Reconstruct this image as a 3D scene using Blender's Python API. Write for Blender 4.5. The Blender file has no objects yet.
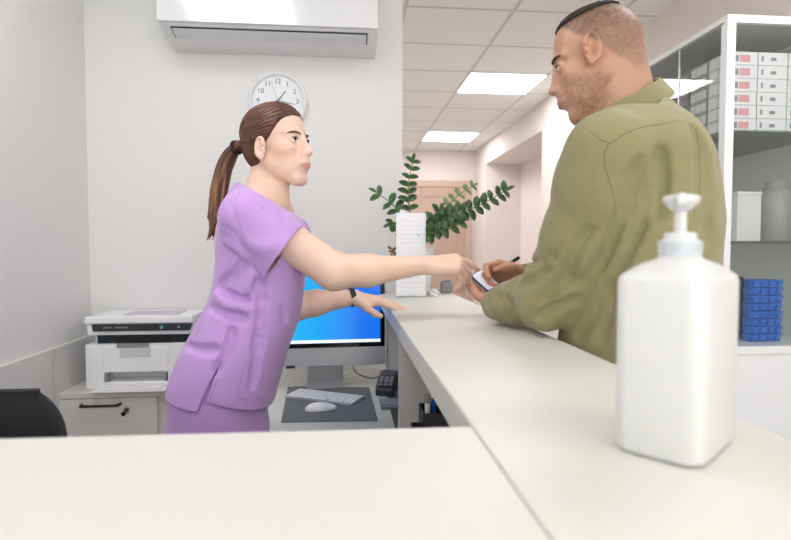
import bpy, bmesh, math, random
import numpy as np
from mathutils import Vector, Matrix, Euler
random.seed(7)
C = bpy.context.scene.collection
F = 540.; TH = math.radians(5.3); PH = math.radians(2.44); CZ = 1.29
def _ray(u, v):
    x = (u-395.5)/F; y = -(v-270)/F
    fw = Vector((math.sin(TH)*math.cos(PH), math.cos(TH)*math.cos(PH), -math.sin(PH)))
    rt = Vector((math.cos(TH), -math.sin(TH), 0))
    up = Vector((math.sin(TH)*math.sin(PH), math.cos(TH)*math.sin(PH), math.cos(PH)))
    return fw+rt*x+up*y
def PY(u, v, Y): r = _ray(u, v); return Vector((0, 0, CZ))+r*(Y/r.y)
def PZ(u, v, z): r = _ray(u, v); return Vector((0, 0, CZ))+r*((z-CZ)/r.z)
def PX(u, v, X): r = _ray(u, v); return Vector((0, 0, CZ))+r*(X/r.x)

# ---------------------------------------------------------------- materials
def srgb(h):
    if isinstance(h, str):
        h = h.lstrip('#'); c = [int(h[i:i+2], 16)/255 for i in (0, 2, 4)]
    else: c = h
    return tuple((x/12.92 if x <= .04045 else ((x+.055)/1.055)**2.4) for x in c)+(1,)
def mat(name, col, rough=.5, metal=0, bump=0, bscale=200, var=0, vscale=8, coat=0, emis=None, estr=0, spec=.5, sss=0, trans=0, sheen=0, attr=None, alpha=1, ior=None):
    m = bpy.data.materials.new(name); m.use_nodes = True; nt = m.node_tree; N = nt.nodes; L = nt.links
    b = N['Principled BSDF']; c = srgb(col)
    b.inputs['Base Color'].default_value = c; b.inputs['Roughness'].default_value = rough
    b.inputs['Metallic'].default_value = metal; b.inputs['Specular IOR Level'].default_value = spec
    b.inputs['Coat Weight'].default_value = coat; b.inputs['Coat Roughness'].default_value = .08
    b.inputs['Transmission Weight'].default_value = trans
    b.inputs['Sheen Weight'].default_value = sheen
    b.inputs['Alpha'].default_value = alpha
    if ior: b.inputs['IOR'].default_value = ior
    if sss:
        b.inputs['Subsurface Weight'].default_value = sss; b.inputs['Subsurface Radius'].default_value = (.01, .004, .002); b.inputs['Subsurface Scale'].default_value = 1
    if emis: b.inputs['Emission Color'].default_value = srgb(emis); b.inputs['Emission Strength'].default_value = estr
    tc = N.new('ShaderNodeTexCoord')
    src = None
    if attr:
        a = N.new('ShaderNodeAttribute'); a.attribute_name = attr; src = a.outputs['Color']; L.new(src, b.inputs['Base Color'])
    if var:
        n = N.new('ShaderNodeTexNoise'); n.inputs['Scale'].default_value = vscale; n.inputs['Detail'].default_value = 4; L.new(tc.outputs['Object'], n.inputs['Vector'])
        mx = N.new('ShaderNodeMix'); mx.data_type = 'RGBA'; mx.blend_type = 'MULTIPLY'; mx.inputs[0].default_value = 1
        rmp = N.new('ShaderNodeMapRange'); rmp.inputs[1].default_value = .3; rmp.inputs[2].default_value = .7; rmp.inputs[3].default_value = 1-var; rmp.inputs[4].default_value = 1+var
        L.new(n.outputs['Fac'], rmp.inputs[0]); L.new(rmp.outputs[0], mx.inputs[7])
        if src: L.new(src, mx.inputs[6])
        else: mx.inputs[6].default_value = c
        L.new(mx.outputs[2], b.inputs['Base Color'])
    if bump:
        n = N.new('ShaderNodeTexNoise'); n.inputs['Scale'].default_value = bscale; n.inputs['Detail'].default_value = 3; L.new(tc.outputs['Object'], n.inputs['Vector'])
        bp = N.new('ShaderNodeBump'); bp.inputs['Strength'].default_value = bump; bp.inputs['Distance'].default_value = .002; L.new(n.outputs['Fac'], bp.inputs['Height']); L.new(bp.outputs[0], b.inputs['Normal'])
    return m
def glass(name, tint='#f9fbfa', amt=.08, ior=1.5):
    m = bpy.data.materials.new(name); m.use_nodes = True; nt = m.node_tree; N = nt.nodes; L = nt.links
    N.remove(N['Principled BSDF']); out = N['Material Output']
    t = N.new('ShaderNodeBsdfTransparent'); t.inputs[0].default_value = srgb(tint)
    g = N.new('ShaderNodeBsdfGlossy'); g.inputs['Roughness'].default_value = .02
    lw = N.new('ShaderNodeLayerWeight'); lw.inputs[0].default_value = .5
    pw = N.new('ShaderNodeMath'); pw.operation = 'POWER'; pw.inputs[1].default_value = 4; L.new(lw.outputs['Facing'], pw.inputs[0])
    fr = N.new('ShaderNodeMath'); fr.operation = 'MULTIPLY_ADD'; fr.inputs[1].default_value = .9; fr.inputs[2].default_value = .04; L.new(pw.outputs[0], fr.inputs[0])
    mx = N.new('ShaderNodeMixShader'); L.new(fr.outputs[0], mx.inputs[0]); L.new(t.outputs[0], mx.inputs[1]); L.new(g.outputs[0], mx.inputs[2]); L.new(mx.outputs[0], out.inputs[0])
    return m

# ---------------------------------------------------------------- mesh helpers
def BM(): return bmesh.new()
def box(bm, c, s, rot=None, taper=None):
    """box centred c size s"""
    vs = []
    for z in (-.5, .5):
        for (x, y) in ((-.5, -.5), (.5, -.5), (.5, .5), (-.5, .5)):
            k = taper if (taper and z > 0) else 1
            p = Vector((x*s[0]*k, y*s[1]*k, z*s[2]))
            if rot is not None: p = rot @ p
            vs.append(bm.verts.new(p+Vector(c)))
    for f in ((3, 2, 1, 0), (4, 5, 6, 7), (0, 1, 5, 4), (1, 2, 6, 5), (2, 3, 7, 6), (3, 0, 4, 7)):
        bm.faces.new([vs[i] for i in f])
    return bm
def box2(bm, a, b):
    return box(bm, [(a[i]+b[i])/2 for i in range(3)], [abs(b[i]-a[i]) for i in range(3)])
def tube(bm, pts, r, n=10, cap=True):
    pts = [Vector(p) for p in pts]; rs = r if isinstance(r, (list, tuple)) else [r]*len(pts)
    rings = []; prev = None
    for i, p in enumerate(pts):
        t = (pts[min(i+1, len(pts)-1)]-pts[max(i-1, 0)]).normalized()
        if prev is None:
            a = Vector((0, 0, 1)) if abs(t.z) < .9 else Vector((1, 0, 0)); u = t.cross(a).normalized()
        else: u = (prev-t*prev.dot(t)).normalized()
        prev = u; w = t.cross(u)
        rings.append([bm.verts.new(p+(u*math.cos(2*math.pi*k/n)+w*math.sin(2*math.pi*k/n))*rs[i]) for k in range(n)])
    for a, b in zip(rings, rings[1:]):
        for k in range(n): bm.faces.new((a[k], a[(k+1) % n], b[(k+1) % n], b[k]))
    if cap:
        bm.faces.new(list(reversed(rings[0]))); bm.faces.new(rings[-1])
    return bm
def lathe(bm, prof, c=(0, 0, 0), n=32, sx=1, sy=1, rot=None):
    c = Vector(c); rings = []
    for r, z in prof:
        ring = []
        for k in range(n):
            a = 2*math.pi*k/n; p = Vector((r*math.cos(a)*sx, r*math.sin(a)*sy, z))
            if rot is not None: p = rot @ p
            ring.append(bm.verts.new(p+c))
        rings.append(ring)
    for a, b in zip(rings, rings[1:]):
        for k in range(n): bm.faces.new((a[k], a[(k+1) % n], b[(k+1) % n], b[k]))
    if prof[0][0] > 1e-5: bm.faces.new(list(reversed(rings[0])))
    if prof[-1][0] > 1e-5: bm.faces.new(rings[-1])
    return bm
def prism(bm, poly, fn0, fn1):
    a = [bm.verts.new(fn0(*p)) for p in poly]; b = [bm.verts.new(fn1(*p)) for p in poly]; n = len(poly)
    for k in range(n): bm.faces.new((a[k], a[(k+1) % n], b[(k+1) % n], b[k]))
    bm.faces.new(list(reversed(a))); bm.faces.new(b); return bm
def rrect(w, h, r, n=5, cx=0, cy=0):
    o = []
    for (sx, sy, a0) in ((1, 1, 0), (-1, 1, 90), (-1, -1, 180), (1, -1, 270)):
        for k in range(n+1):
            a = math.radians(a0+90*k/n); o.append((cx+sx*(w/2-r)+r*math.cos(a), cy+sy*(h/2-r)+r*math.sin(a)))
    return o
def loft(bm, rings, cap=True, close=True):
    R = [[bm.verts.new(p) for p in r] for r in rings]; n = len(R[0])
    for a, b in zip(R, R[1:]):
        for k in range(n if close else n-1): bm.faces.new((a[k], a[(k+1) % n], b[(k+1) % n], b[k]))
    if cap: bm.faces.new(list(reversed(R[0]))); bm.faces.new(R[-1])
    return bm
def obj(name, bm, m, parent=None, bevel=0, smooth=False, seg=2, loc=None, rot=None):
    me = bpy.data.meshes.new(name)
    bmesh.ops.recalc_face_normals(bm, faces=bm.faces[:])
    bm.to_mesh(me); bm.free()
    o = bpy.data.objects.new(name, me); C.objects.link(o)
    if m: me.materials.append(m)
    if bevel:
        b = o.modifiers.new('bevel', 'BEVEL'); b.width = bevel; b.segments = seg; b.limit_method = 'ANGLE'; b.angle_limit = math.radians(40)
    if smooth:
        me.shade_smooth()
        me.set_sharp_from_angle(angle=math.radians(smooth if smooth > 1 else 40))
    if parent is not None: o.parent = parent
    if loc is not None: o.location = loc
    if rot is not None: o.rotation_euler = rot
    return o
def tag(o, label=None, cat=None, group=None, kind=None):
    if label: o['label'] = label
    if cat: o['category'] = cat
    if group: o['group'] = group
    if kind: o['kind'] = kind
    return o
def thing(name, label, cat, loc=(0, 0, 0), rz=0, group=None):
    o = bpy.data.objects.new(name, None); o.empty_display_size = .05; C.objects.link(o); o.location = loc; o.rotation_euler = (0, 0, rz)
    return tag(o, label, cat, group)
def struct(name, bm, m, parent=None, **k):
    o = obj(name, bm, m, parent, **k)
    if parent is None: o['kind'] = 'structure'
    return o
def dup(o, parent=None, label=None, loc=None, rz=None):
    c = o.copy(); C.objects.link(c)
    if parent is not None: c.parent = parent
    if label: c['label'] = label
    if loc is not None: c.location = loc
    if rz is not None: c.rotation_euler = (0, 0, rz)
    for ch in list(o.children): dup(ch, c)
    return c
def text_bm(s, size, M, depth=.0004, bm=None, align='CENTER'):
    cu = bpy.data.curves.new('t', 'FONT'); cu.body = s; cu.size = size; cu.extrude = depth; cu.align_x = align; cu.align_y = 'CENTER'
    o = bpy.data.objects.new('t', cu); C.objects.link(o)
    dg = bpy.context.evaluated_depsgraph_get(); me = bpy.data.meshes.new_from_object(o.evaluated_get(dg))
    me.transform(M); bm = bm or BM(); bm.from_mesh(me)
    bpy.data.objects.remove(o); bpy.data.curves.remove(cu); bpy.data.meshes.remove(me)
    return bm
def spline(pts, n=8):
    pts = [Vector(p) for p in pts]; out = []
    for i in range(len(pts)-1):
        p0 = pts[max(i-1, 0)]; p1 = pts[i]; p2 = pts[i+1]; p3 = pts[min(i+2, len(pts)-1)]
        for k in range(n):
            t = k/n; out.append(.5*((2*p1)+(p2-p0)*t+(2*p0-5*p1+4*p2-p3)*t*t+(3*p1-p0-3*p2+p3)*t**3))
    out.append(pts[-1]); return out
# orientation for text / marks on a face looking at -Y, upright
FACE = Matrix.Rotation(math.radians(90), 4, 'X')
# ================================================================ THE ROOM
XL, XR, YB, YF, ZC = -1.125, 1.89, 2.5, 7.8, 2.69
YN = -2.6
M = {}
M['wall'] = mat('wall_paint', '#e6e5e2', .7, bump=.08, bscale=180)
M['wall_cool'] = mat('side_wall_paint', '#eae9e7', .65, bump=.06, bscale=180)
M['hall'] = mat('hall_paint', '#e8ddd6', .7, bump=.05)
M['panel'] = mat('wall_panel', '#dddcd8', .35, bump=.02)
M['lamin'] = mat('white_laminate', '#dad9d0', .42, spec=.3)
M['lamin2'] = mat('white_laminate_side', '#e0ddd5', .4, coat=.2)
M['edge'] = mat('glossy_edge_band', '#efece4', .12, coat=.5)
M['grout'] = mat('seam', '#d6d1c4', .5)
M['floor'] = mat('floor_vinyl', '#d5d2cc', .35, var=.06)
M['door'] = mat('door_wood', '#bca08f', .45, var=.05, vscale=5)
M['doorframe'] = mat('door_frame', '#c6ab99', .45)
M['black'] = mat('black_plastic', '#17181b', .38)
M['dgrey'] = mat('dark_grey_plastic', '#2e3034', .4)
M['grey'] = mat('grey_plastic', '#8d8f92', .45)
M['white'] = mat('white_plastic', '#f5f5f6', .35)
M['whitem'] = mat('white_metal_paint', '#efefee', .3)
M['alu'] = mat('brushed_aluminium', '#c9cacc', .35, metal=.7)
M['steel'] = mat('steel', '#9a9b9c', .25, metal=1)
M['lamp'] = mat('light_panel', '#ffffff', .5, emis='#fbfaff', estr=8.5)
M['lamp_hall'] = mat('light_panel_hall', '#ffffff', .5, emis='#fcfbff', estr=15)
M['glass'] = glass('cabinet_glass')
M['clear'] = glass('clear_acrylic', '#eef4f4')

def ceiling_mat():
    m = bpy.data.materials.new('ceiling_tiles'); m.use_nodes = True; nt = m.node_tree; N = nt.nodes; L = nt.links; b = N['Principled BSDF']; b.inputs['Roughness'].default_value = .8
    tc = N.new('ShaderNodeTexCoord'); sp = N.new('ShaderNodeSeparateXYZ'); L.new(tc.outputs['Object'], sp.inputs[0])
    def mth(op, a, bb=None):
        n = N.new('ShaderNodeMath'); n.operation = op
        for i, q in enumerate((a, bb)):
            if q is None: continue
            if isinstance(q, (int, float)): n.inputs[i].default_value = q
            else: L.new(q, n.inputs[i])
        return n.outputs[0]
    def line(o, off, pitch, w):
        f = mth('FRACT', mth('DIVIDE', mth('ADD', o, -off+pitch*20), pitch)); d = mth('ABSOLUTE', mth('SUBTRACT', f, .5))
        return mth('GREATER_THAN', d, .5-w/pitch/2)
    g = mth('MAXIMUM', line(sp.outputs[0], 1.0, .645, .024), line(sp.outputs[1], 3.185, .5615, .024))
    mx = N.new('ShaderNodeMix'); mx.data_type = 'RGBA'; L.new(g, mx.inputs[0]); mx.inputs[6].default_value = srgb('#f2f0eb'); mx.inputs[7].default_value = srgb('#d2cfc9')
    L.new(mx.outputs[2], b.inputs['Base Color'])
    n = N.new('ShaderNodeTexNoise'); n.inputs['Scale'].default_value = 120; L.new(tc.outputs['Object'], n.inputs['Vector'])
    bp = N.new('ShaderNodeBump'); bp.inputs['Strength'].default_value = .25; bp.inputs['Distance'].default_value = .003; L.new(n.outputs['Fac'], bp.inputs['Height']); L.new(bp.outputs[0], b.inputs['Normal'])
    return m
struct('floor', box2(BM(), (XL-.1, YN-.1, -.1), (2.5, YF+.1, 0)), M['floor'])
struct('ceiling', box2(BM(), (XL-.1, YN-.1, ZC), (2.5, YF+.1, ZC+.1)), ceiling_mat())
struct('wall_left', box2(BM(), (XL-.1, YN-.1, 0), (XL, YF+.1, ZC)), M['wall_cool'])
struct('wall_back', box2(BM(), (XL, YB, 0), (.264, YB+.12, ZC)), M['wall'])
struct('wall_far', box2(BM(), (XL, YF, 0), (2.5, YF+.1, ZC)), M['hall'])
# right wall with the recess between Y 5.15 and 7.2
bm = BM()
box2(bm, (XR, YN-.1, 0), (XR+.12, 5.1, ZC)); box2(bm, (XR, 7.2, 0), (2.5, YF, ZC)); box2(bm, (XR, 5.1, 2.41), (2.5, 7.2, ZC)); box2(bm, (2.38, 5.0, 0), (2.5, 7.2, 2.41)); box2(bm, (XR+.12, 4.98, 0), (2.5, 5.1, ZC))
struct('wall_right', bm, M['hall'])
# rear wall (behind the viewer) with an unseen window added for soft frontal light
bm = BM(); wx0, wx1, wz0, wz1 = -.95, 1.7, .85, 2.45
box2(bm, (XL, YN-.1, 0), (XR, YN, wz0)); box2(bm, (XL, YN-.1, wz1), (XR, YN, ZC)); box2(bm, (XL, YN-.1, wz0), (wx0, YN, wz1)); box2(bm, (wx1, YN-.1, wz0), (XR, YN, wz1))
struct('wall_front', bm, M['wall'])
w = struct('added_window_1', box2(box2(box2(box2(box2(BM(), (wx0, YN-.08, wz0), (wx0+.06, YN-.02, wz1)), (wx1-.06, YN-.08, wz0), (wx1, YN-.02, wz1)), (wx0, YN-.08, wz0), (wx1, YN-.02, wz0+.06)), (wx0, YN-.08, wz1-.06), (wx1, YN-.02, wz1)), (.35, YN-.08, wz0), (.41, YN-.02, wz1)), M['whitem'])
obj('added_window_pane', box2(BM(), (wx0+.05, YN-.055, wz0+.05), (wx1-.05, YN-.05, wz1-.05)), M['clear'], w)
# panel along the left wall behind the desk
for i, (y0, y1) in enumerate(((1.2, 2.150), (2.156, 2.5))):
    struct('trim_%d' % (i+1), box2(BM(), (XL, y0, .0), (XL+.016, y1, .903)), M['panel'], bevel=.001)
struct('baseboard_far', box2(BM(), (XL, YF-.015, 0), (XR, YF, .08)), M['whitem'])
# far door
d0 = PY(406, 200, YF).x; d1 = PY(471, 200, YF).x; dz = PY(440, 181, YF).z
dr = bpy.data.objects.new('door_1', None); C.objects.link(dr); dr.location = ((d0+d1)/2, YF, 0); dr['kind'] = 'structure'
w2 = (d1-d0)/2; bm = BM()
box2(bm, (-w2, -.05, 0), (-w2+.09, 0, dz)); box2(bm, (w2-.09, -.05, 0), (w2, 0, dz)); box2(bm, (-w2+.0905, -.048, dz-.09), (w2-.0905, 0, dz))
obj('door_frame', bm, M['doorframe'], dr, bevel=.006)
bm = BM(); iw = w2-.09
box2(bm, (-iw+.001, -.02, 0), (iw-.001, -.005, dz-.091))
st = .12
for (a, b) in ((.0, .22), (.98, 1.1), (dz-.09-.14, dz-.09)): box2(bm, (-iw+st+.0005, -.030, a), (iw-st-.0005, -.0205, b))
for x in (-iw, iw-st): box2(bm, (x+.001, -.032, 0.001), (x+st-.001, -.0205, dz-.0905))
obj('door_leaf', bm, M['door'], dr, bevel=.006)
obj('door_handle', tube(tube(BM(), [(-iw+.06, -.03, 1.0), (-iw+.06, -.08, 1.0)], .01), [(-iw+.06, -.075, 1.0), (-iw+.2, -.075, 1.0)], .009), M['steel'], dr)
# ceiling lights (emitting panels; some unseen ones are added fill)
def cl(x, y, lab):
    t = thing('ceiling_light', lab, 'ceiling light', (x, y, ZC), 0, 'square ceiling light panels')
    sx, sy = .645, .5615
    obj('diffuser', box2(BM(), (-sx/2+.012, -sy/2+.012, -.006), (sx/2-.012, sy/2-.012, -.001)), M['lamp_hall'] if y > 3 else M['lamp'], t)
    bm = BM()
    for s in (-1, 1):
        box(bm, (s*(sx/2-.006), 0, -.004), (.012, sy, .008)); box(bm, (0, s*(sy/2-.006), -.004), (sx, .012, .008))
    obj('frame', bm, M['whitem'], t)
    return t
cl(1.3225, 4.589, 'larger, nearer lit ceiling panel beside the man\'s face')
cl(1.3225, 6.83, 'smaller, farther lit ceiling panel above the corridor door')
for (x, y) in ((.03, 4.589), (.03, 6.83), (-.61, 1.22), (1.3225, -.4), (-.61, -.9), (1.3225, 1.22)):  # those behind the viewer and at near right are added to fill the room
    cl(x, y, 'lit ceiling panel outside the picture')
# added area light at the unseen rear window, filling the room from behind
def area(n, loc, rot, sx, sy, p, col):
    l = bpy.data.lights.new(n, 'AREA'); l.shape = 'RECTANGLE'; l.size = sx; l.size_y = sy; l.energy = p; l.color = col
    o = bpy.data.objects.new(n, l); C.objects.link(o); o.location = loc; o.rotation_euler = rot; return o
area('added_window_fill', ((wx0+wx1)/2, YN-.02+.03, (wz0+wz1)/2), (math.radians(90), 0, 0), 2.5, 1.5, 48, (.96, .98, 1))
wd = bpy.data.worlds.new('world'); bpy.context.scene.world = wd; wd.use_nodes = True
wd.node_tree.nodes['Background'].inputs[0].default_value = (.9, .95, 1, 1); wd.node_tree.nodes['Background'].inputs[1].default_value = 1.0

# ================================================================ COUNTERS
ZK = 1.10; T = .045; CX0, CX1, CY1 = .134, .437, 2.26; NY = .556
t = thing('reception_counter', 'long white reception counter running away between the woman and the man', 'counter', (CX0, 0, 0))
def L_(p): return (p[0]-CX0, p[1], p[2])
bm = BM(); sm = 1.352; r = .05
poly = [(0, .02), (CX1-CX0, .02)]
poly1 = [(0, .02), (CX1-CX0, .02), (CX1-CX0, sm-.0008), (0, sm-.0008)]
poly2 = [(0, sm+.0008), (CX1-CX0, sm+.0008)] + [(CX1-CX0-r+r*math.cos(math.radians(a)), CY1-r+r*math.sin(math.radians(a))) for a in range(0, 91, 15)] + [(.02, CY1), (0, CY1-.02)]
for pl in (poly1, poly2): prism(bm, pl, lambda x, y: (x, y, ZK-T), lambda x, y: (x, y, ZK))
obj('counter_top', bm, M['lamin'], t, bevel=.003)
obj('cross_panel', box2(BM(), (.026, 1.60, .0), (CX1-CX0-.02, 1.64, ZK-T-.001)), M['lamin2'], t, bevel=.001)
obj('front_panel', box2(BM(), (CX1-CX0-.06, .1, .0), (CX1-CX0-.03, CY1-.03, ZK-T-.001)), M['lamin2'], t, bevel=.001)
obj('end_panel', box2(BM(), (.03, CY1-.07, 0), (CX1-CX0-.062, CY1-.04, ZK-T-.001)), M['lamin2'], t)
obj('low_shelf', box2(BM(), (.03, .62, .70), (CX1-CX0-.062, 1.598, .72)), M['lamin2'], t)
t = thing('near_counter', 'wide white counter top across the bottom of the picture in front of the woman', 'counter', (-.6, .3, 0))
bm = prism(BM(), [(-.52, .02-.3), (CX0+.6-.0015, .02-.3), (CX0+.6-.0015, NY-.3), (-.52, NY-.3+.02)], lambda x, y: (x, y, ZK-T), lambda x, y: (x, y, ZK))
obj('counter_top', bm, M['lamin'], t, bevel=.002)
obj('side_panel', box2(BM(), (-.5, -.2, 0), (-.46, .24, ZK-T-.001)), M['lamin2'], t)
obj('front_panel', box2(BM(), (-.458, -.2, 0), (.70, -.17, ZK-T-.001)), M['lamin2'], t)

# ================================================================ DESK
DZ = .72
t = thing('desk', 'white desk top under the monitor behind the woman', 'desk', (0, 2.1, 0))
obj('desk_top', box2(BM(), (-.42, 1.66-2.1, DZ-.025), (.155, .398, DZ)), M['lamin'], t, bevel=.002)
obj('side_panel', box2(BM(), (-.41, -.1, 0), (-.385, .39, DZ-.026)), M['lamin2'], t)
obj('side_panel', box2(BM(), (.12, -.4, 0), (.145, .39, DZ-.026)), M['lamin2'], t)
# cabinet under the printer
c0 = PY(50, 392, 2.19).x; c1 = PY(166, 392, 2.19).x
t = thing('filing_cabinet', 'low white cabinet with a black bar handle under the printer', 'cabinet', ((c0+c1)/2, 2.19, 0))
hw = (c1-c0)/2
obj('cabinet_top', box2(BM(), (-hw-.0, -.005, DZ-.02), (hw+.02, .3, DZ)), M['lamin'], t, bevel=.001)
bm = BM(); box2(bm, (-hw+.016, .018, .0), (hw, .29, DZ-.021))
obj('cabinet_body', bm, M['lamin2'], t, bevel=.001)
d = obj('drawer', box2(BM(), (-hw+.018, -.002, .36), (hw-.035, .017, DZ-.023)), M['lamin2'], t, bevel=.0015)
def hp(u, v): p = PY(u, v, 2.19); return (p.x-(c0+c1)/2, p.z)
a = hp(82, 404.5); b = hp(121, 404)
bm = BM(); tube(bm, spline([(a[0], -.002, a[1]), (a[0]+.006, -.025, a[1]), (a[0]+.02, -.03, a[1]), (b[0]-.02, -.03, a[1]), (b[0]-.006, -.025, a[1]), (b[0], -.002, a[1])], 4), .0055, 8)
obj('handle', bm, M['black'], d, smooth=True)
a = hp(127, 409); bm = BM(); lathe(bm, [(.011, 0), (.011, .006), (.008, .008)], (a[0], -.002, a[1]), 20, rot=Matrix.Rotation(math.pi/2, 3, 'X'))
l = obj('lock', bm, M['steel'], d, smooth=True)
bm = box(BM(), (a[0]+.004, -.02, a[1]), (.003, .022, .016)); lathe(bm, [(.009, -.002), (.009, .002)], (a[0]-.002, -.03, a[1]-.01), 14, rot=Matrix.Rotation(math.pi/2, 3, 'X'))
obj('key', bm, M['black'], d)
obj('drawer', box2(BM(), (-hw+.018, -.002, .02), (hw-.035, .017, .356)), M['lamin2'], t, bevel=.0015)
# pad, keyboard, mouse
def quad(u0, v0, u1, v1, u2, v2, u3, v3, z): return [PZ(u0, v0, z), PZ(u1, v1, z), PZ(u2, v2, z), PZ(u3, v3, z)]
q = quad(288, 387, 369, 387.5, 378, 421, 281, 422.5, DZ+.001)
bm = BM(); a = [bm.verts.new((p.x, p.y, DZ+.0005)) for p in q]; b = [bm.verts.new((p.x, p.y, DZ+.003)) for p in q]
for k in range(4): bm.faces.new((a[k], a[(k+1) % 4], b[(k+1) % 4], b[k]))
bm.faces.new(a); bm.faces.new(b)
tag(obj('desk_pad', bm, mat('desk_pad_grey', '#6e6f6f', .6, bump=.1)), 'grey rectangular mouse pad lying on the white desk', 'desk pad')
A = PZ(288, 391, DZ+.006); B = PZ(336, 406, DZ+.006); k0 = PZ(313, 389.5, DZ+.006); kc = PZ(325, 397, DZ+.006)
ang = math.atan2(B.y-A.y, B.x-A.x)
kb = thing('keyboard', 'slim white computer keyboard lying on the grey pad', 'keyboard', (kc.x, kc.y, DZ+.003), math.radians(-27))
obj('keyboard_base', prism(BM(), rrect(.285, .115, .008), lambda x, y: (x, y, 0), lambda x, y: (x, y, .006+.03*(y+.057)*.5)), M['alu'], kb, bevel=.001)
bm = BM()
for r in range(5):
    for c in range(14):
        if r == 0 and 3 < c < 9: continue
        y = -.045+r*.0205; box(bm, (-.1305+c*.0201, y, .0085+.015*(y+.057)), (.0165, .017, .003))
box(bm, (-.02, -.045, .0088), (.096, .017, .003))
kk = obj('keys', bm, M['white'], kb, bevel=.0008)
mc = PZ(321, 411, DZ)
ms = thing('computer_mouse', 'white computer mouse on the grey pad before the keyboard', 'computer mouse', (mc.x, mc.y, DZ+.003), math.radians(-80))
bm = BM(); bmesh.ops.create_uvsphere(bm, u_segments=28, v_segments=16, radius=1)
for v in bm.verts:
    x, y, z = v.co; v.co = (x*.028, y*.055, max(z, -.25)*.022*(1-.25*y)+.0055)
obj('mouse_shell', bm, M['white'], ms, smooth=60)
obj('mouse_base', prism(BM(), [(.0285*math.cos(a*math.pi/12), .056*math.sin(a*math.pi/12)) for a in range(24)], lambda x, y: (x, y, 0), lambda x, y: (x, y, .003)), M['grey'], ms)

# monitor
mcx = PY(325, 375, 2.2)
mz = thing('computer_monitor', 'silver desktop monitor with a blue screen behind the woman\'s arms', 'monitor', (mcx.x, 2.24, DZ), math.radians(3))
W, H0, H1 = .50, .095, .52
p1 = PY(383, 300, 2.16); W = 2*(p1.x-mcx.x)+.01
W = max(W, .42)
chin = .075
bm = prism(BM(), rrect(W, H1-H0, .008, cx=0, cy=(H0+H1)/2), lambda x, z: (x, -.085, z), lambda x, z: (x, -.07, z))
cas = obj('casing', bm, M['alu'], mz, bevel=.0015)
bm = BM(); R_ = []
for s, yy in ((1, -.0705), (.9, -.055), (.5, -.035)):
    R_.append([Vector((x*s, yy, (z-.31)*s+.31)) for x, z in rrect(W-.01, H1-H0-.01, .02, cx=0, cy=(H0+H1)/2)])
obj('back_shell', loft(BM(), R_), M['alu'], mz, smooth=True)
obj('bezel', prism(BM(), rrect(W-.004, H1-H0-chin, .006, cx=0, cy=(H0+H1+chin)/2-.001), lambda x, z: (x, -.0865, z), lambda x, z: (x, -.084, z)), mat('glass_black', '#050506', .08), mz)
sc = bpy.data.materials.new('screen_blue'); sc.use_nodes = True; N = sc.node_tree.nodes; L = sc.node_tree.links; b = N['Principled BSDF']; b.inputs['Base Color'].default_value = (0.01, .01, .02, 1); b.inputs['Roughness'].default_value = .15
tc = N.new('ShaderNodeTexCoord'); sp = N.new('ShaderNodeSeparateXYZ'); L.new(tc.outputs['Object'], sp.inputs[0])
mr = N.new('ShaderNodeMapRange'); mr.inputs[1].default_value = -.2; mr.inputs[2].default_value = .22
nz = N.new('ShaderNodeTexNoise'); nz.inputs['Scale'].default_value = 3.5; L.new(tc.outputs['Object'], nz.inputs['Vector'])
ad = N.new('ShaderNodeMath'); ad.operation = 'MULTIPLY_ADD'; L.new(nz.outputs['Fac'], ad.inputs[0]); ad.inputs[1].default_value = .15; L.new(sp.outputs[0], ad.inputs[2]); L.new(ad.outputs[0], mr.inputs[0])
cr = N.new('ShaderNodeValToRGB'); cr.color_ramp.elements[0].color = srgb('#35c8f5'); cr.color_ramp.elements[1].color = srgb('#0a6ee8'); e = cr.color_ramp.elements.new(.55); e.color = srgb('#14a4f2')
L.new(mr.outputs[0], cr.inputs[0]); L.new(cr.outputs[0], b.inputs['Emission Color']); b.inputs['Emission Strength'].default_value = 1.05
zb = H0+chin+.018
scr = obj('screen', box2(BM(), (-W/2+.02, -.0875, zb), (W/2-.02, -.0866, H1-.02)), sc, mz)
obj('taskbar', box2(BM(), (-W/2+.02, -.0881, zb), (W/2-.02, -.0876, zb+.012)), mat('taskbar_white', '#e8f2fb', .3, emis='#dff0ff', estr=.8), scr)
bm = loft(BM(), [[Vector((x, y, z)) for x, y in rrect(w_, d_, .004, cx=0, cy=cy)] for (w_, d_, cy, z) in ((.155, .12, -.02, .0), (.155, .12, -.02, .006), (.15, .012, .02, .014), (.145, .01, .0, .10), (.14, .008, -.035, .16))])
obj('stand', bm, M['alu'], mz, smooth=True)
obj('port_badge', box2(BM(), (-.155, -.0862, H0-.006), (-.12, -.08, H0+.006)), M['dgrey'], mz)
# cables
def cable(pts, r, m, lab, name='cable'):
    P = [PZ(u, v, DZ+r+z) for u, v, z in pts]
    return tag(obj(name, tube(BM(), spline(P, 8), r, 8), m, smooth=60), lab, 'cable')
cable([(290, 387, 0), (310, 384, 0), (328, 380, .0), (342, 376, .0), (352, 372, .05)], .0022, M['white'], 'white cable curling from the keyboard toward the monitor foot')
cable([(353, 366, .06), (355, 371, .04), (362, 376, .005), (374, 378, 0), (384, 374, .02)], .0022, M['black'], 'thin black cable running behind the card terminal')
cable([(332, 388, 0), (345, 384, 0), (354, 383, 0), (362, 380, 0), (371, 383, 0)], .002, M['white'], 'white cable lying between monitor foot and card terminal')
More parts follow.
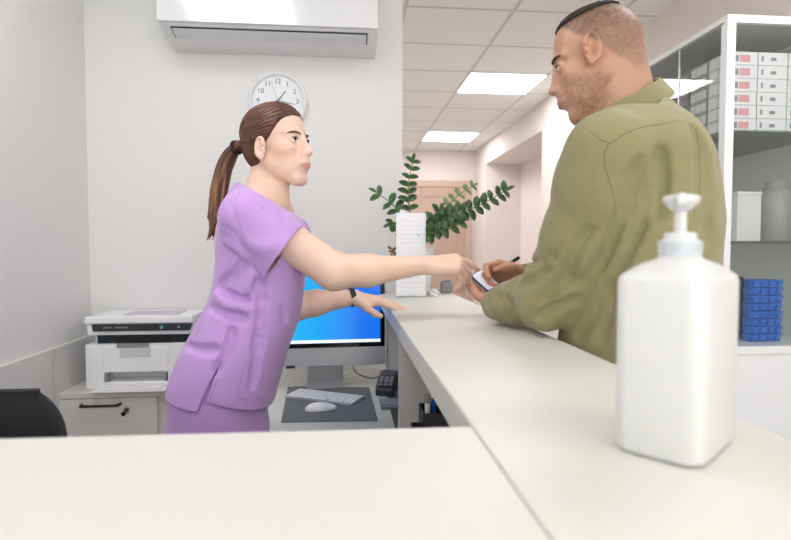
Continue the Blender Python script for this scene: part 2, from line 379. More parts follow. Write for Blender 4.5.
# card terminal
tc_ = PZ(388, 393, DZ)
ct = thing('card_terminal', 'black card payment terminal with keypad on the desk by the counter', 'card terminal', (tc_.x+.002, tc_.y+.04, DZ), math.radians(-12))
sec = [(-.09, .026), (-.06, .045), (0, .058), (.06, .066), (.09, .062)]
R_ = [[Vector((x*s, y, z)) for x, z in [(-.04, 0), (.04, 0), (.042, h*.6), (.036, h), (-.036, h), (-.042, h*.6)]] for (y, h), s in zip(sec, (.85, .95, 1, 1, .9))]
obj('terminal_body', loft(BM(), R_), M['dgrey'], ct, bevel=.004, smooth=True)
bm = BM()
for r in range(4):
    for c in range(3):
        y = -.068+r*.018; h = np.interp(y, [a[0] for a in sec], [a[1] for a in sec]); box(bm, (-.02+c*.02, y, h+.001), (.015, .012, .004), Matrix.Rotation(math.radians(22), 3, 'X'))
obj('keypad', bm, M['grey'], ct, bevel=.001)
obj('terminal_screen', box(BM(), (0, .038, .0635), (.056, .045, .003), Matrix.Rotation(math.radians(8), 3, 'X')), mat('lcd', '#59606a', .15), ct)
tp = PZ(391, 405, DZ)
tr = thing('acrylic_tray', 'clear acrylic tray on the desk below the card terminal', 'tray', (tp.x+.01, tp.y, DZ))
bm = BM(); box2(bm, (-.05, -.06, .0), (.05, .06, .003)); 
for s in (-1, 1): box2(bm, (s*.05-.0015, -.06, .003), (s*.05+.0015, .06, .022)); box2(bm, (-.05, s*.06-.0015, .003), (.05, s*.06+.0015, .022))
obj('tray_body', bm, M['clear'], tr)
obj('papers', box2(BM(), (-.045, -.055, .0035), (.045, .055, .009)), M['grey'], tr)
# black organiser on the low shelf under the counter
oc = PY(432, 400, 1.33)
og = thing('desk_organizer', 'black pen organizer under the long counter edge', 'desk organizer', (oc.x+.012, 1.33, DZ))
bm = BM()
def cup(bm, x, y, w, d, h, th=.003):
    box2(bm, (x-w/2, y-d/2, 0), (x+w/2, y+d/2, .004))
    for s in (-1, 1):
        box2(bm, (x+s*(w/2-th/2)-th/2, y-d/2, 0), (x+s*(w/2-th/2)+th/2, y+d/2, h)); box2(bm, (x-w/2, y+s*(d/2-th/2)-th/2, 0), (x+w/2, y+s*(d/2-th/2)+th/2, h))
cup(bm, -.005, .0, .07, .09, .165); cup(bm, .05, .02, .05, .07, .13); cup(bm, -.05, -.01, .03, .05, .125)
obj('organizer_body', bm, M['black'], og, bevel=.001)
def pen(loc, top, m, lab, name='pen', r=.005):
    o = thing(name, lab, 'pen', loc); d = Vector(top)
    obj('barrel', tube(BM(), [(0, 0, 0), d*.9], r, 10), m, o, smooth=True)
    obj('cap', tube(BM(), [d*.9, d], [r*1.1, r*.8], 10), M['white'] if m is not M['white'] else M['grey'], o, smooth=True); return o
blue = mat('blue_plastic', '#1f5fc4', .35)
pen((oc.x+.012-.004, 1.325, DZ+.006), (-.004, .01, .205), blue, 'blue pen standing in the black organizer', r=.006)
pen((oc.x+.012-.02, 1.32, DZ+.006), (-.006, .0, .195), M['white'], 'white marker standing in the black organizer', r=.007)
# office chair, lower left
ch = thing('office_chair', 'black office chair back at the lower left corner', 'chair', (PY(18, 420, 1.1).x, 1.1, 0))
bm = BM(); R_ = []
for k in range(13):
    z = .56+k/12*.0
fab = mat('black_fabric', '#14161c', .9, bump=.5, bscale=900, sheen=.05)
ztop = PY(30, 389, 1.1).z
bm = BM(); pl = []
hwc = PY(62, 430, 1.1).x-PY(18, 430, 1.1).x+.03
R_ = []
for k in range(22):
    t_ = (1-(1-k/21)**1.8); z = .55+(ztop-.55)*t_
    e = min(1, (1-t_)/.26); wv = hwc*(1-(1-e)**2.4)**(1/2.0) if e < 1 else hwc
    wv = max(wv, .045); dp = .028*(.35+.65*min(1, e*2))
    R_.append([Vector((x, y-.05*(x/hwc)**2, z)) for x, y in rrect(2*wv, 2*dp, dp*.9, 4)])
obj('backrest', loft(BM(), R_), fab, ch, smooth=60)
obj('seat', loft(BM(), [[Vector((x, y-.25, z)) for x, y in rrect(w_, w_, .08, 5)] for w_, z in ((.40, .43), (.46, .45), (.46, .49), (.40, .51))]), fab, ch, smooth=50)
obj('back_support', tube(BM(), spline([(0, -.2, .42), (0, .02, .42), (0, .06, .5), (0, .045, .62)], 5), .018), M['black'], ch, smooth=True)
bm = tube(BM(), [(0, -.25, .08), (0, -.25, .43)], .025)
obj('gas_column', bm, M['black'], ch, smooth=True)
for k in range(5):
    a = k*2*math.pi/5+.4; lg = obj('leg', tube(BM(), [(0, -.25, .1), (.28*math.cos(a), -.25+.28*math.sin(a), .07)], [.025, .014]), M['black'], ch, smooth=True)
    bm = BM(); lathe(bm, [(.0, -.02), (.02, -.018), (.028, -.008), (.028, .008), (.02, .018), (.0, .02)], (.28*math.cos(a), -.25+.28*math.sin(a), .028), 16, rot=Matrix.Rotation(math.pi/2, 3, 'X'))
    obj('caster', bm, M['black'], lg, smooth=True)
# ================================================================ PRINTER
YP = 2.235
def qp(u, v, y=YP): p = PY(u, v, y); return p.x, p.z
px0, pz1 = qp(85, 345); px1 = px0+.41
pr = thing('printer', 'white laser printer with a black control strip on the low white cabinet', 'printer', (px0, YP, DZ))
def PB(bm, u0, v0, u1, v1, y0, y1, xr=None):
    x0, z1 = qp(u0, v0); x1, z0 = qp(u1, v1)
    if xr: x1 = px0+xr
    return box2(bm, (x0-px0, y0, max(z0-DZ, .0)), (x1-px0, y1, z1-DZ))
zt = qp(85, 345)[1]-DZ
bm = BM()
s0 = qp(104, 372); s1 = qp(168, 381); a0, a1 = s0[0]-px0, s1[0]-px0; b1, b0 = s0[1]-DZ, s1[1]-DZ
box2(bm, (0, 0, .002), (a0, .25, zt)); box2(bm, (a1, 0, .002), (.405, .25, zt)); box2(bm, (a0, 0, b1), (a1, .25, zt)); box2(bm, (a0, 0, .002), (a1, .25, b0)); box2(bm, (a0, .08, b0), (a1, .25, b1))
obj('printer_body', bm, M['white'], pr, bevel=.0025)
navy = mat('navy_plastic', '#1c2433', .4)
obj('output_recess', PB(BM(), 94, 335.5, 191, 345, .03, .24, .40), navy, pr)
obj('recess_slot', PB(BM(), 112, 337.5, 172, 344.5, .026, .03), M['black'], pr)
z0 = qp(92, 335.5)[1]-DZ; z1 = qp(92, 331.5)[1]-DZ; z2 = qp(92, 324.8)[1]-DZ; z3 = qp(92, 317)[1]-DZ
obj('scanner_base', prism(BM(), [(.01, z0), (.40, z0), (.412, z1), (.412, z2-.001), (.008, z2-.001), (.008, z1)], lambda x, z: (x, .004, z), lambda x, z: (x, .25, z)), M['white'], pr, bevel=.002)
x0 = qp(92, 328)[0]-px0; x1 = x0+.388
cp = obj('control_panel', prism(BM(), [(x0+.004, z1), (x1-.01, z1), (x1, z2), (x0, z2)], lambda x, z: (x, -.006, z), lambda x, z: (x, .01, z)), M['dgrey'], pr, bevel=.002)
bm = BM()
for u, w in ((108, .03), (122, .05)): x = qp(u, 328)[0]-px0; box(bm, (x, -.007, (z1+z2)/2+.002), (w, .003, .005))
obj('lettering_strip', bm, M['grey'], cp)
bm = BM()
tealm = mat('teal_button', '#5fb0a4', .4)
for u, rr in ((162, .007), (179, .005)): obj('button', lathe(BM(), [(rr, 0), (rr*.9, .003)], (qp(u, 327.5)[0]-px0, -.006, (z1+z2)/2+.001), 18, rot=Matrix.Rotation(math.pi/2, 3, 'X')), tealm, cp)
obj('scanner_lid', prism(BM(), [(-.002, .0), (.414, .0), (.41, .245), (.004, .245)], lambda x, y: (x, y, z2+.001), lambda x, y: (x, y, z3+.0)), M['white'], pr, bevel=.006, seg=3)
obj('lid_paper', box(BM(), (.24, .1, z3+.0022), (.21, .14, .004)), mat('lilac_paper', '#cfc8dc', .5), pr)
obj('tray_handle', PB(BM(), 117, 344, 149, 347, -.006, .01), M['grey'], pr, bevel=.001)
obj('front_flap', PB(BM(), 104, 348, 168, 371, -.0025, .0), M['white'], pr, bevel=.001)
obj('flap_recess', PB(BM(), 120, 347.5, 151, 357, -.0035, -.0022), mat('pale_grey', '#d6d6d8', .4), pr)
# paper tray poking out
bm = BM(); box2(bm, (qp(99, 385)[0]-px0, -.075, .006), (a1+.01, -.001, .012)); 
obj('paper_tray', bm, M['white'], pr, bevel=.002)
obj('paper_stack', box2(BM(), (a0+.01, -.07, .0125), (a1-.01, .0-.002, .019)), mat('paper', '#f5f3f2', .6), pr)
for x in (a0+.006, a1-.012): obj('tray_guide', box2(BM(), (x, .0, b0), (x+.006, .03, b0+.03)), M['grey'], pr)

# ================================================================ AIR CONDITIONER
YA = 2.27
A0 = PY(158, 21, YA); A1 = PY(377.5, 30, YA); zb = (A0.z+A1.z)/2; wA = A1.x-A0.x
ac = thing('air_conditioner', 'white wall air conditioner above the clock', 'air conditioner', ((A0.x+A1.x)/2, YB-.0003, zb))
h = wA/2; D = YB-YA
zl = PY(270, 50, YA+.09).z-zb+.036   # body bottom
prof = [(-D, .0), (-D+.002, .235), (-D+.03, .25), (0, .25), (0, zl-.01), (-.09, zl-.012), (-.13, zl), (-D+.012, -.006), (-D+.01, -.001)]
bm = prism(BM(), prof, lambda y, z: (-h, y, z), lambda y, z: (h, y, z)); 
obj('housing', bm, mat('ac_plastic', '#e6e6e6', .3), ac, bevel=.006, seg=3, smooth=30)
acm = mat('ac_gloss', '#e4e4e6', .12, coat=.8, bump=.03, bscale=6)
obj('front_cover', prism(BM(), [(-D-.012, .0), (-D-.012, .225), (-D-.004, .237), (-D-.0005, .237), (-D-.0005, .0)], lambda y, z: (-h-.001, y, z), lambda y, z: (h+.001, y, z)), acm, ac, bevel=.003)
# louvre on the sloped lower face
pa = Vector((0, -D+.012, -.006)); pb = Vector((0, -.13, zl)); d = pb-pa; nrm = Vector((0, -abs(d.z), -abs(d.y))).normalized()
def lp(x, t, o): p = pa+d*t+nrm*o; return Vector((x, p.y, p.z))
lw = h-.045
bm = BM()
for (t0, t1, o, xx) in ((.10, .93, .0005, lw+.006),):
    a = [bm.verts.new(lp(x, t, o)) for x, t in ((-xx, t0), (xx, t0), (xx, t1), (-xx, t1))]; b = [bm.verts.new(lp(x, t, -.004)) for x, t in ((-xx, t0), (xx, t0), (xx, t1), (-xx, t1))]
    for k in range(4): bm.faces.new((a[k], a[(k+1) % 4], b[(k+1) % 4], b[k]))
    bm.faces.new(a); bm.faces.new(b)
obj('air_slot', bm, M['dgrey'], ac)
bm = BM()
a = [bm.verts.new(lp(x, t, .006)) for x, t in ((-lw, .2), (lw, .2), (lw, .88), (-lw, .88))]; b = [bm.verts.new(lp(x, t, .001)) for x, t in ((-lw, .2), (lw, .2), (lw, .88), (-lw, .88))]
for k in range(4): bm.faces.new((a[k], a[(k+1) % 4], b[(k+1) % 4], b[k]))
bm.faces.new(a); bm.faces.new(b)
obj('louvre', bm, mat('louvre', '#dcdce0', .35), ac, bevel=.001)

# ================================================================ CLOCK
cc = PY(277.5, 100.5, 2.47); R = (PY(308, 100, 2.47).x-PY(248, 100, 2.47).x)/2
ck = thing('wall_clock', 'round white wall clock behind the woman\'s head', 'clock', (cc.x, YB-.001, cc.z))
RX = Matrix.Rotation(math.pi/2, 3, 'X')
obj('clock_rim', lathe(BM(), [(R*.86, .0), (R, .0), (R, .018), (R*.97, .03), (R*.9, .034), (R*.85, .028), (R*.84, .02), (R*.86, .0)], (0, 0, 0), 48, rot=RX), mat('clock_rim', '#f3f3f4', .25), ck, smooth=60)
obj('dial', lathe(BM(), [(R*.85, .004), (R*.85, .018)], (0, 0, 0), 48, rot=RX), mat('dial', '#eceef0', .5), ck)
ink = mat('ink', '#3c4044', .5)
for k in range(1, 13):
    a = math.radians(90-30*k); text_bm(str(k), R*.23, Matrix.Translation((R*.66*math.cos(a), -.0185, R*.66*math.sin(a))) @ FACE, bm=(nb_ := BM())); obj('numeral', nb_, ink, ck)
bm = BM()
for k in range(60):
    a = 2*math.pi*k/60; L1 = .80; L0 = .76 if k % 5 == 0 else .78; box(bm, (R*(L0+L1)/2*math.cos(a), -.0183, R*(L0+L1)/2*math.sin(a)), (R*(L1-L0), .0006, .0008), Matrix.Rotation(-a, 3, 'Y'))
obj('minute_marks', bm, ink, ck)
def hand(n, deg, l, w, y, m):
    a = math.radians(90-deg); d = Vector((math.cos(a), 0, math.sin(a))); s = Vector((-d.z, 0, d.x)); bm = BM()
    P = [d*-.01+s*w/2, d*-.01-s*w/2, d*l-s*w*.3, d*l+s*w*.3]
    prism(bm, [(p.x, p.z) for p in P], lambda x, z: (x, y, z), lambda x, z: (x, y-.001, z)); obj(n, bm, m, ck)
hand('hour_hand', 38, R*.42, .006, -.020, M['black']); hand('minute_hand', 100, R*.6, .005, -.022, M['grey']); hand('second_hand', -18, R*.68, .0015, -.024, M['dgrey'])

# ================================================================ PUMP BOTTLE
bA = PZ(702, 474, ZK); bL = PZ(609, 449, ZK); bR = PZ(741, 463, ZK)
eL = (bL-bA); eR = (bR-bA)
wL = eL.length; ang = math.atan2(eL.y, eL.x)
wR = .118
ux = Vector((math.cos(ang), math.sin(ang), 0)); uy = Vector((ux.y, -ux.x, 0))
if uy.dot(eR) < 0: uy = -uy
wL = wL*1.0
ctr = bA+ux*wL/2+uy*wR/2
pb_ = thing('pump_bottle', 'large white pump dispenser bottle standing on the counter in the right foreground', 'pump bottle', (ctr.x, ctr.y, ZK), ang)
plast = mat('milky_plastic', '#dadad8', .35, sss=.35)
zt = PY(680, 275, ctr.y).z-ZK; zn = PY(680, 257, ctr.y).z-ZK
def rr(w, d, r, z, n=6): return [Vector((x, y, z)) for x, y in rrect(w, d, r, n)]
w, d = wL, wR
bm = loft(BM(), [rr(w-.016, d-.016, .014, .0), rr(w-.005, d-.005, .016, .002), rr(w, d, .016, .007), rr(w, d, .016, zt-.006), rr(w-.002, d-.002, .016, zt-.001), rr(w-.008, d-.008, .016, zt+.002), rr(w*.66, d*.70, .016, zt+(zn-zt)*.62), rr(.042, .042, .0205, zn-.002), rr(.036, .036, .0178, zn+.001), rr(.036, .036, .0178, zn+.004)])
obj('bottle_body', bm, plast, pb_, smooth=35)
zc = PY(680, 233, ctr.y).z-ZK; zh = PY(680, 196, ctr.y).z-ZK
rc = .0185
bm = lathe(BM(), [(rc, zn+.002), (rc, zc-.008), (rc-.001, zc-.007), (rc*.78, zc-.006), (rc*.74, zc), (.008, zc+.001), (.006, zc+.001)], n=40)
for k in range(40):
    a = 2*math.pi*k/40; box(bm, (rc*math.cos(a), rc*math.sin(a), (zn+zc-.004)/2), (.001, .0012, (zc-zn)-.012), Matrix.Rotation(a, 3, 'Z'))
obj('screw_collar', bm, plast, pb_, smooth=35)
ph_ = obj('pump_stem', lathe(BM(), [(.0055, zc), (.0055, zh-.012), (.0075, zh-.01)], n=20), plast, pb_, smooth=True)
bm = lathe(BM(), [(.0075, zh-.014), (.0150, zh-.007), (.0165, zh-.003), (.015, zh), (.006, zh+.0015), (0, zh+.002)], n=28)
na = math.radians(238)-ang
nd = Vector((math.cos(na), math.sin(na), 0))
tube(bm, [Vector((0, 0, zh-.005)), nd*.015+Vector((0, 0, zh-.004)), nd*.024+Vector((0, 0, zh-.0055)), nd*.027+Vector((0, 0, zh-.010))], [.0065, .006, .005, .0035], 14)
obj('pump_head', bm, plast, pb_, smooth=50)

# ================================================================ STAND, PLANT, SMALL THINGS ON THE COUNTER
sb = PZ(411, 297, ZK); w_ = .114; hS = PY(411, 212.5, sb.y).z-ZK
stn = thing('leaflet_stand', 'tall white leaflet stand on the counter in front of the potted plant', 'leaflet stand', (sb.x, sb.y, ZK), math.radians(-4))
obj('backboard', box(BM(), (0, .006, hS/2), (w_, .004, hS), Matrix.Rotation(math.radians(-3), 3, 'X')), M['white'], stn, bevel=.001)
lf = obj('leaflet', box(BM(), (0, .0018, hS*.5+.002), (w_-.006, .0015, hS-.008), Matrix.Rotation(math.radians(-3), 3, 'X')), mat('leaflet_paper', '#f4f4f6', .5), stn)
bm = BM(); random.seed(3); fg = mat('faint_grey', '#dcdee4', .6)
for k in range(16):
    z = hS*.9-k*hS*.052
    if k in (6, 7):
        if k == 7: obj('text_block', bm, fg, lf); bm = BM()
        continue
    x = -.04
    while x < .035:
        l = random.uniform(.006, .018); box(bm, (x+l/2, -.0000+(z-hS*.5)*-.0524*-1+.0006, z), (l, .0004, .0022)); x += l+.004
obj('text_block', bm, fg, lf)
obj('foot', box2(BM(), (-w_/2, -.02, 0), (w_/2, .05, .004)), M['clear'], stn)
# pot + plant
pc = PZ(418, 294.5, ZK); pc = Vector((pc.x, 2.13, ZK)); hp_ = PY(418, 247, 2.13).z-ZK
hp_ = max(hp_, .16)
pl = thing('potted_plant', 'leafy green plant with long arching stems in a white pot on the counter end', 'potted plant', tuple(pc))
obj('pot', lathe(BM(), [(.038, 0), (.046, .004), (.064, hp_-.004), (.066, hp_), (.061, hp_), (.058, hp_-.02)], n=36), M['white'], pl, smooth=40)
obj('soil', lathe(BM(), [(0.0, hp_-.018), (.058, hp_-.016), (.057, hp_-.03), (0, hp_-.03)], n=24), mat('soil', '#3a2c22', .95, bump=.8), pl)
green = [mat('leaf_green', '#35592a', .38, var=.25, vscale=30, coat=.15), mat('leaf_pale', '#6f8f5c', .4, var=.2, vscale=30)]
stemm = mat('stem_green', '#5a7a3c', .5)
def leaf(bm, p, d, up, L, W):
    d = d.normalized(); s = d.cross(up).normalized(); up = s.cross(d).normalized(); n = 7; rows = []
    for i in range(n+1):
        t = i/n; w = W*.92*math.sin(math.pi*min(1, t*.96+.04))**.6
        if i == n: w = .0004
        c = p+d*(L*t)+up*(-.25*L*t*t)
        rows.append([bm.verts.new(c-s*w+up*w*.3), bm.verts.new(c), bm.verts.new(c+s*w+up*w*.3)])
    for a, b in zip(rows, rows[1:]):
        for k in range(2): bm.faces.new((a[k], a[k+1], b[k+1], b[k]))
def zz(pix, t0, n, L, W, m=0, seed=1, y0=2.13, bare=0):
    rnd = random.Random(seed)
    pts = [PY(u, v, y)-pc for u, v, y in pix]; P = spline(pts, 8); N_ = len(P)
    obj('stem', tube(BM(), P, [.0045*(1-.65*i/N_) for i in range(N_)], 8), stemm, pl, smooth=True)
    bm = BM(); st_ = int(N_*t0)
    tot = N_-1-st_
    for k in range(n):
        f = st_+tot*(k+.5)/n; i = min(int(f), N_-2); p = P[i].lerp(P[i+1], f-i); tg = (P[i+1]-P[i]).normalized()
        sd = tg.cross(Vector((.15, -1, .25))).normalized()
        for s in (-1, 1):
            dr = (tg*.55+sd*s*1.0+Vector((rnd.uniform(-.2, .2), rnd.uniform(-.5, .2), rnd.uniform(-.15, .15))))
            sc_ = (1-.35*k/n)*rnd.uniform(.85, 1.1); leaf(bm, p, dr, Vector((rnd.uniform(-.3, .3), -1, .6)), L*sc_*1.12, W*sc_*1.35)
    leaf(bm, P[-1]-tg*.002, tg, Vector((0, -1, .5)), L*.7, W*.6)
    o = obj('leaves', bm, green[m], pl, smooth=60); o.data.shade_smooth()
    so = o.modifiers.new('t', 'SOLIDIFY'); so.thickness = .0012
zz([(417, 252, 2.13), (413, 232, 2.13), (409, 205, 2.14), (409, 182, 2.13), (413, 160, 2.12)], .25, 9, .045, .0125, seed=2)
zz([(414, 252, 2.13), (408, 235, 2.13), (402, 218, 2.12), (393, 205, 2.11), (376, 192, 2.10)], .55, 3, .05, .012, seed=4)
zz([(421, 252, 2.13), (430, 232, 2.16), (441, 215, 2.2), (455, 198, 2.25), (474, 185, 2.3)], .2, 10, .043, .0105, 1, seed=5)
zz([(422, 252, 2.12), (432, 232, 2.08), (450, 216, 2.02), (478, 206, 1.97), (506, 190, 1.92)], .22, 13, .048, .0135, seed=6)
zz([(420, 254, 2.12), (424, 238, 2.06), (434, 232, 2.0), (448, 228, 1.97), (462, 221, 1.95)], .2, 6, .045, .013, seed=7)
zz([(416, 254, 2.12), (411, 238, 2.12), (406, 228, 2.12), (399, 222, 2.12), (390, 224, 2.11)], .3, 4, .045, .013, seed=8)
zz([(424, 254, 2.12), (426, 240, 2.09), (430, 228, 2.07), (433, 218, 2.05), (440, 208, 2.02)], .3, 4, .042, .012, seed=9)
# brown twig sprig left of the stand
tw = PZ(392, 290, ZK)
zz2 = thing('dried_sprig', 'small reddish brown dried sprig at the left edge of the leaflet stand', 'dried sprig', (PY(396, 250, 2.16).x+.0, 2.16, ZK))
bm = BM(); tube(bm, spline([(.01, 0, 0), (.006, 0, .1), (-.002, 0, .15), (-.016, .0, .185)], 6), .002, 6)
for a in range(6):
    leaf(bm, Vector((-.002-.003*a, 0, .14+.008*a)), Vector((-.8 if a % 2 else .4, -.3, .6)), Vector((0, -1, .3)), .022, .006)
obj('twig', bm, mat('dried_brown', '#8a5240', .7), zz2)
# little dispenser block and folded tissue at the counter end
bx = PZ(446, 293, ZK)
hb = thing('card_holder', 'small silver card holder on the far counter corner', 'card holder', (bx.x, bx.y, ZK), .2)
obj('holder_body', box(BM(), (0, 0, .024), (.044, .03, .046)), mat('silver_grey', '#8f9497', .3, metal=.5), hb, bevel=.003)
obj('cards', box(BM(), (0, .002, .045), (.032, .018, .012)), M['dgrey'], hb)
tx = PZ(433, 296, ZK)
bm = BM()
R_ = []
rnd = random.Random(5)
for k in range(6):
    t_ = k/5; R_.append([Vector(((.026*(1-.35*t_)+.004*math.sin(3*a+k))*math.cos(a), (.02*(1-.35*t_)+.004*math.sin(4*a+2*k))*math.sin(a), .026*t_+.003*math.sin(5*a))) for a in [2*math.pi*j/16 for j in range(16)]])
for r in R_[0]: r.z = 0
tag(obj('tissue', loft(BM(), R_), mat('tissue', '#f3f1ee', .8), None, smooth=50, loc=(tx.x+.002, tx.y+.01, ZK)), 'crumpled white tissue on the counter between stand and card holder', 'tissue')

# ================================================================ DISPLAY CABINET
KX0, KY0, KX1, KY1, KZ = 1.388, 1.88, 1.872, 2.72, 2.136
zb = PY(727, 347, 1.88).z; zs1 = PY(740, 241, 1.92).z; zs2 = PY(740, 131, 1.92).z
dc = thing('display_cabinet', 'tall white glass display cabinet behind the man on the right', 'cabinet', (KX0, KY0, 0))
KW, KD = KX1-KX0, KY1-KY0
obj('base_cabinet', box2(BM(), (0, .0, 0), (KW, KD, zb-.03)), mat('cabinet_white', '#eef0f2', .35), dc, bevel=.002)
obj('bottom_shelf', box2(BM(), (-.004, -.004, zb-.029), (KW, KD, zb)), M['whitem'], dc, bevel=.001)
f = .034
for (x, y) in ((0, 0), (KW-f, 0), (0, KD-f), (KW-f, KD-f)):
    obj('post', box2(BM(), (x, y, zb+.0005), (x+f, y+f, KZ-.0285)), M['whitem'], dc, bevel=.001)
bm = BM(); r_ = .022
box2(bm, (0, 0, KZ-.028), (KW, r_, KZ)); box2(bm, (0, KD-r_, KZ-.028), (KW, KD, KZ)); box2(bm, (0, r_, KZ-.02), (r_, KD-r_, KZ)); box2(bm, (KW-r_, r_, KZ-.02), (KW, KD-r_, KZ))
obj('top_frame', bm, M['whitem'], dc)
obj('top_panel', box2(BM(), (r_+.001, r_+.001, KZ-.012), (KW-r_-.001, KD-r_-.001, KZ-.004)), mat('cab_top', '#c9cac8', .5), dc)
ib = mat('cabinet_inside', '#e8e8e4', .5)
obj('back_panel', box2(BM(), (KW-.012, f+.001, zb+.001), (KW-.004, KD-f-.001, KZ-.029)), ib, dc)
obj('end_panel', box2(BM(), (f+.001, KD-.02, zb+.001), (KW-f-.001, KD-.012, KZ-.029)), ib, dc)
for (y0, y1) in ((f+.001, .296), (.304, KD-f-.001)):
    obj('side_glass', box2(BM(), (.010, y0, zb+.001), (.015, y1, KZ-.021)), M['glass'], dc)
obj('front_glass', box2(BM(), (f+.001, .010, zb+.001), (KW-f-.001, .015, KZ-.029)), M['glass'], dc)
obj('glass_joint', box2(BM(), (.009, .2965, zb+.001), (.016, .3035, KZ-.021)), M['alu'], dc)
gs = mat('shelf_glass', '#5d7572', .1, alpha=.35)
for z in (zs1, zs2):
    obj('glass_shelf', box2(BM(), (.018, .018, z-.007), (KW-.014, KD-.022, z)), gs, dc)
# box stacks on the upper shelf
hB = (PY(740, 51.5, 1.93).z-zs2)/6
wbx = mat('carton_white', '#ebeaec', .5); gl = mat('label_grey', '#8d9196', .5); pk = mat('label_pink', '#e2a0a6', .5); rd = mat('label_red', '#b5483f', .5)
brn = mat('carton_taupe', '#8f8780', .6); blu = mat('carton_blue', '#3d4f86', .5)
def carton(m, w, d, h, lab, grp, marks):
    t = thing('carton', lab, 'box', (0, 0, 0), 0, grp)
    obj('carton_body', box2(BM(), (0, 0, .0006), (w, d, h-.0006)), m, t, bevel=.0012)
    for n, mm, r in marks: obj(n, box2(BM(), *r), mm, t)
    return t
h_ = hB; W1, D1 = .118, .108
front = carton(wbx, W1, D1, h_, '', 'white cartons in the display cabinet', [('grey_label', gl, ((.006, -.0008, h_*.25), (.042, 0, h_*.72))), ('pink_label', pk, ((.047, -.0008, h_*.22), (.088, 0, h_*.75))), ('side_label', M['white'], ((-.0008, .008, h_*.2), (0, .045, h_*.8))), ('side_label', M['white'], ((-.0008, .055, h_*.2), (0, .1, h_*.8)))])
plain = carton(wbx, W1, D1, h_, '', 'white cartons in the display cabinet', [('corner_mark', gl, ((.012, -.0008, h_*.3), (.02, 0, h_*.7))), ('corner_mark', gl, ((.05, -.0008, h_*.35), (.072, 0, h_*.6)))])
sidec = carton(mat('carton_grey', '#b9b5ae', .5), W1, .105, h_, '', 'white-labelled cartons in the display cabinet', [('side_label', wbx, ((-.0008, .006, h_*.18), (0, .036, h_*.82))), ('side_label', wbx, ((-.0008, .040, h_*.18), (0, .068, h_*.82))), ('side_label', wbx, ((-.0008, .072, h_*.18), (0, .1, h_*.82)))])
taupe = carton(brn, W1, .15, h_, '', 'taupe cartons in the display cabinet', [('red_label', rd, ((-.0008, .08, h_*.3), (0, .12, h_*.7))), ('side_label', gl, ((-.0008, .01, h_*.2), (0, .06, h_*.7)))])
bluec = carton(blu, W1, .16, h_, '', 'blue cartons in the display cabinet', [('side_label', mat('label_paleblue', '#8fa2cf', .5), ((-.0008, .03, h_*.3), (0, .07, h_*.7)))])
words = ['bottom', 'second', 'third', 'fourth', 'fifth', 'topmost']
x0 = KX0+.042
def stack(proto, x, y, n, fmt, first=True):
    for k in range(n):
        lab = fmt % words[k if k < n-1 else 5]
        if first and k == 0: o = proto; o['label'] = lab; o.location = (x, y, zs2+.0006+k*h_)
        else: o = dup(proto, label=lab, loc=(x, y, zs2+.0006+k*h_))
stack(front, x0, 1.93, 6, 'white carton with grey and pink label, %s of the stack by the cabinet corner post')
stack(plain, x0+W1+.004, 1.93, 6, 'plain-marked white carton, %s of the stack right of the pink-labelled ones')
stack(plain, x0+2*(W1+.004), 1.93, 6, 'white carton, %s of the stack farthest right on the cabinet shelf', False)
stack(sidec, x0, 2.045, 6, 'carton with three white side labels, %s of its stack behind the cabinet side glass')
stack(taupe, x0, 2.16, 6, 'taupe carton with red mark, %s of its stack behind the cabinet side glass')
stack(bluec, x0, 2.33, 5, 'blue carton, %s of the stack deepest in the cabinet')
# middle shelf
a = PY(733, 240, 2.0); b = PY(758, 191, 2.0)
o = thing('storage_box', 'plain white box on the middle glass shelf of the cabinet', 'box', ((a.x+b.x)/2, 2.02, zs1+.0005))
wb = b.x-a.x
obj('box_body', box2(BM(), (-wb/2, -.04, 0), (wb/2, .05, (b.z-a.z)*.93)), wbx, o, bevel=.002); obj('lid', box2(BM(), (-wb/2-.002, -.042, (b.z-a.z)*.93), (wb/2+.002, .052, b.z-a.z)), wbx, o, bevel=.002)
a = PY(776, 240, 2.1); o = thing('grey_jar', 'grey round-shouldered jar on the middle glass shelf of the cabinet', 'jar', (a.x-.01, 2.1, zs1+.0005))
hh = PY(770, 180, 2.1).z-a.z
jm = mat('jar_grey', '#b4b4b2', .4)
obj('jar_body', lathe(BM(), [(.055, 0), (.058, .004), (.058, hh*.68), (.052, hh*.82), (.036, hh*.9)], n=32), jm, o, smooth=40); obj('lid', lathe(BM(), [(.036, hh*.9), (.036, hh*.98), (.033, hh)], n=32), jm, o, smooth=40)
# blue trays low
a = PY(749, 346, 1.97); b = PY(783, 280, 1.97); nT = 8; hT = (b.z-zb)/nT; wT = b.x-a.x
bt = mat('tray_blue', '#2273d6', .35)
def tray():
    t = thing('blue_tray', '', 'tray', (0, 0, 0), 0, 'blue trays stacked in the display cabinet')
    bm = BM(); box2(bm, (0, .004, .001), (wT, .1, hT*.62)); 
    obj('tray_body', bm, bt, t, bevel=.002)
    bm = BM(); box2(bm, (-.002, 0, hT*.62), (wT+.002, .104, hT-.0012)); obj('rim', bm, bt, t, bevel=.001)
    for k in range(4): obj('lug', box2(BM(), (.008+k*wT/4, -.004, hT*.25), (.008+k*wT/4+.014, .004, hT*.9)), bt, t)
    return t
tp = tray()
tw_ = ['bottom', 'second', 'third', 'fourth', 'fifth', 'sixth', 'seventh', 'topmost']
for k in range(nT):
    o = tp if k == 0 else dup(tp)
    o.location = (a.x+(.003 if k % 2 else 0), 1.97, zb+.001+k*hT); o['label'] = 'bright blue ridged tray, %s of the stack in the lower cabinet' % tw_[k]
a = PY(742, 346, 2.0); b = PY(749, 277, 2.0)
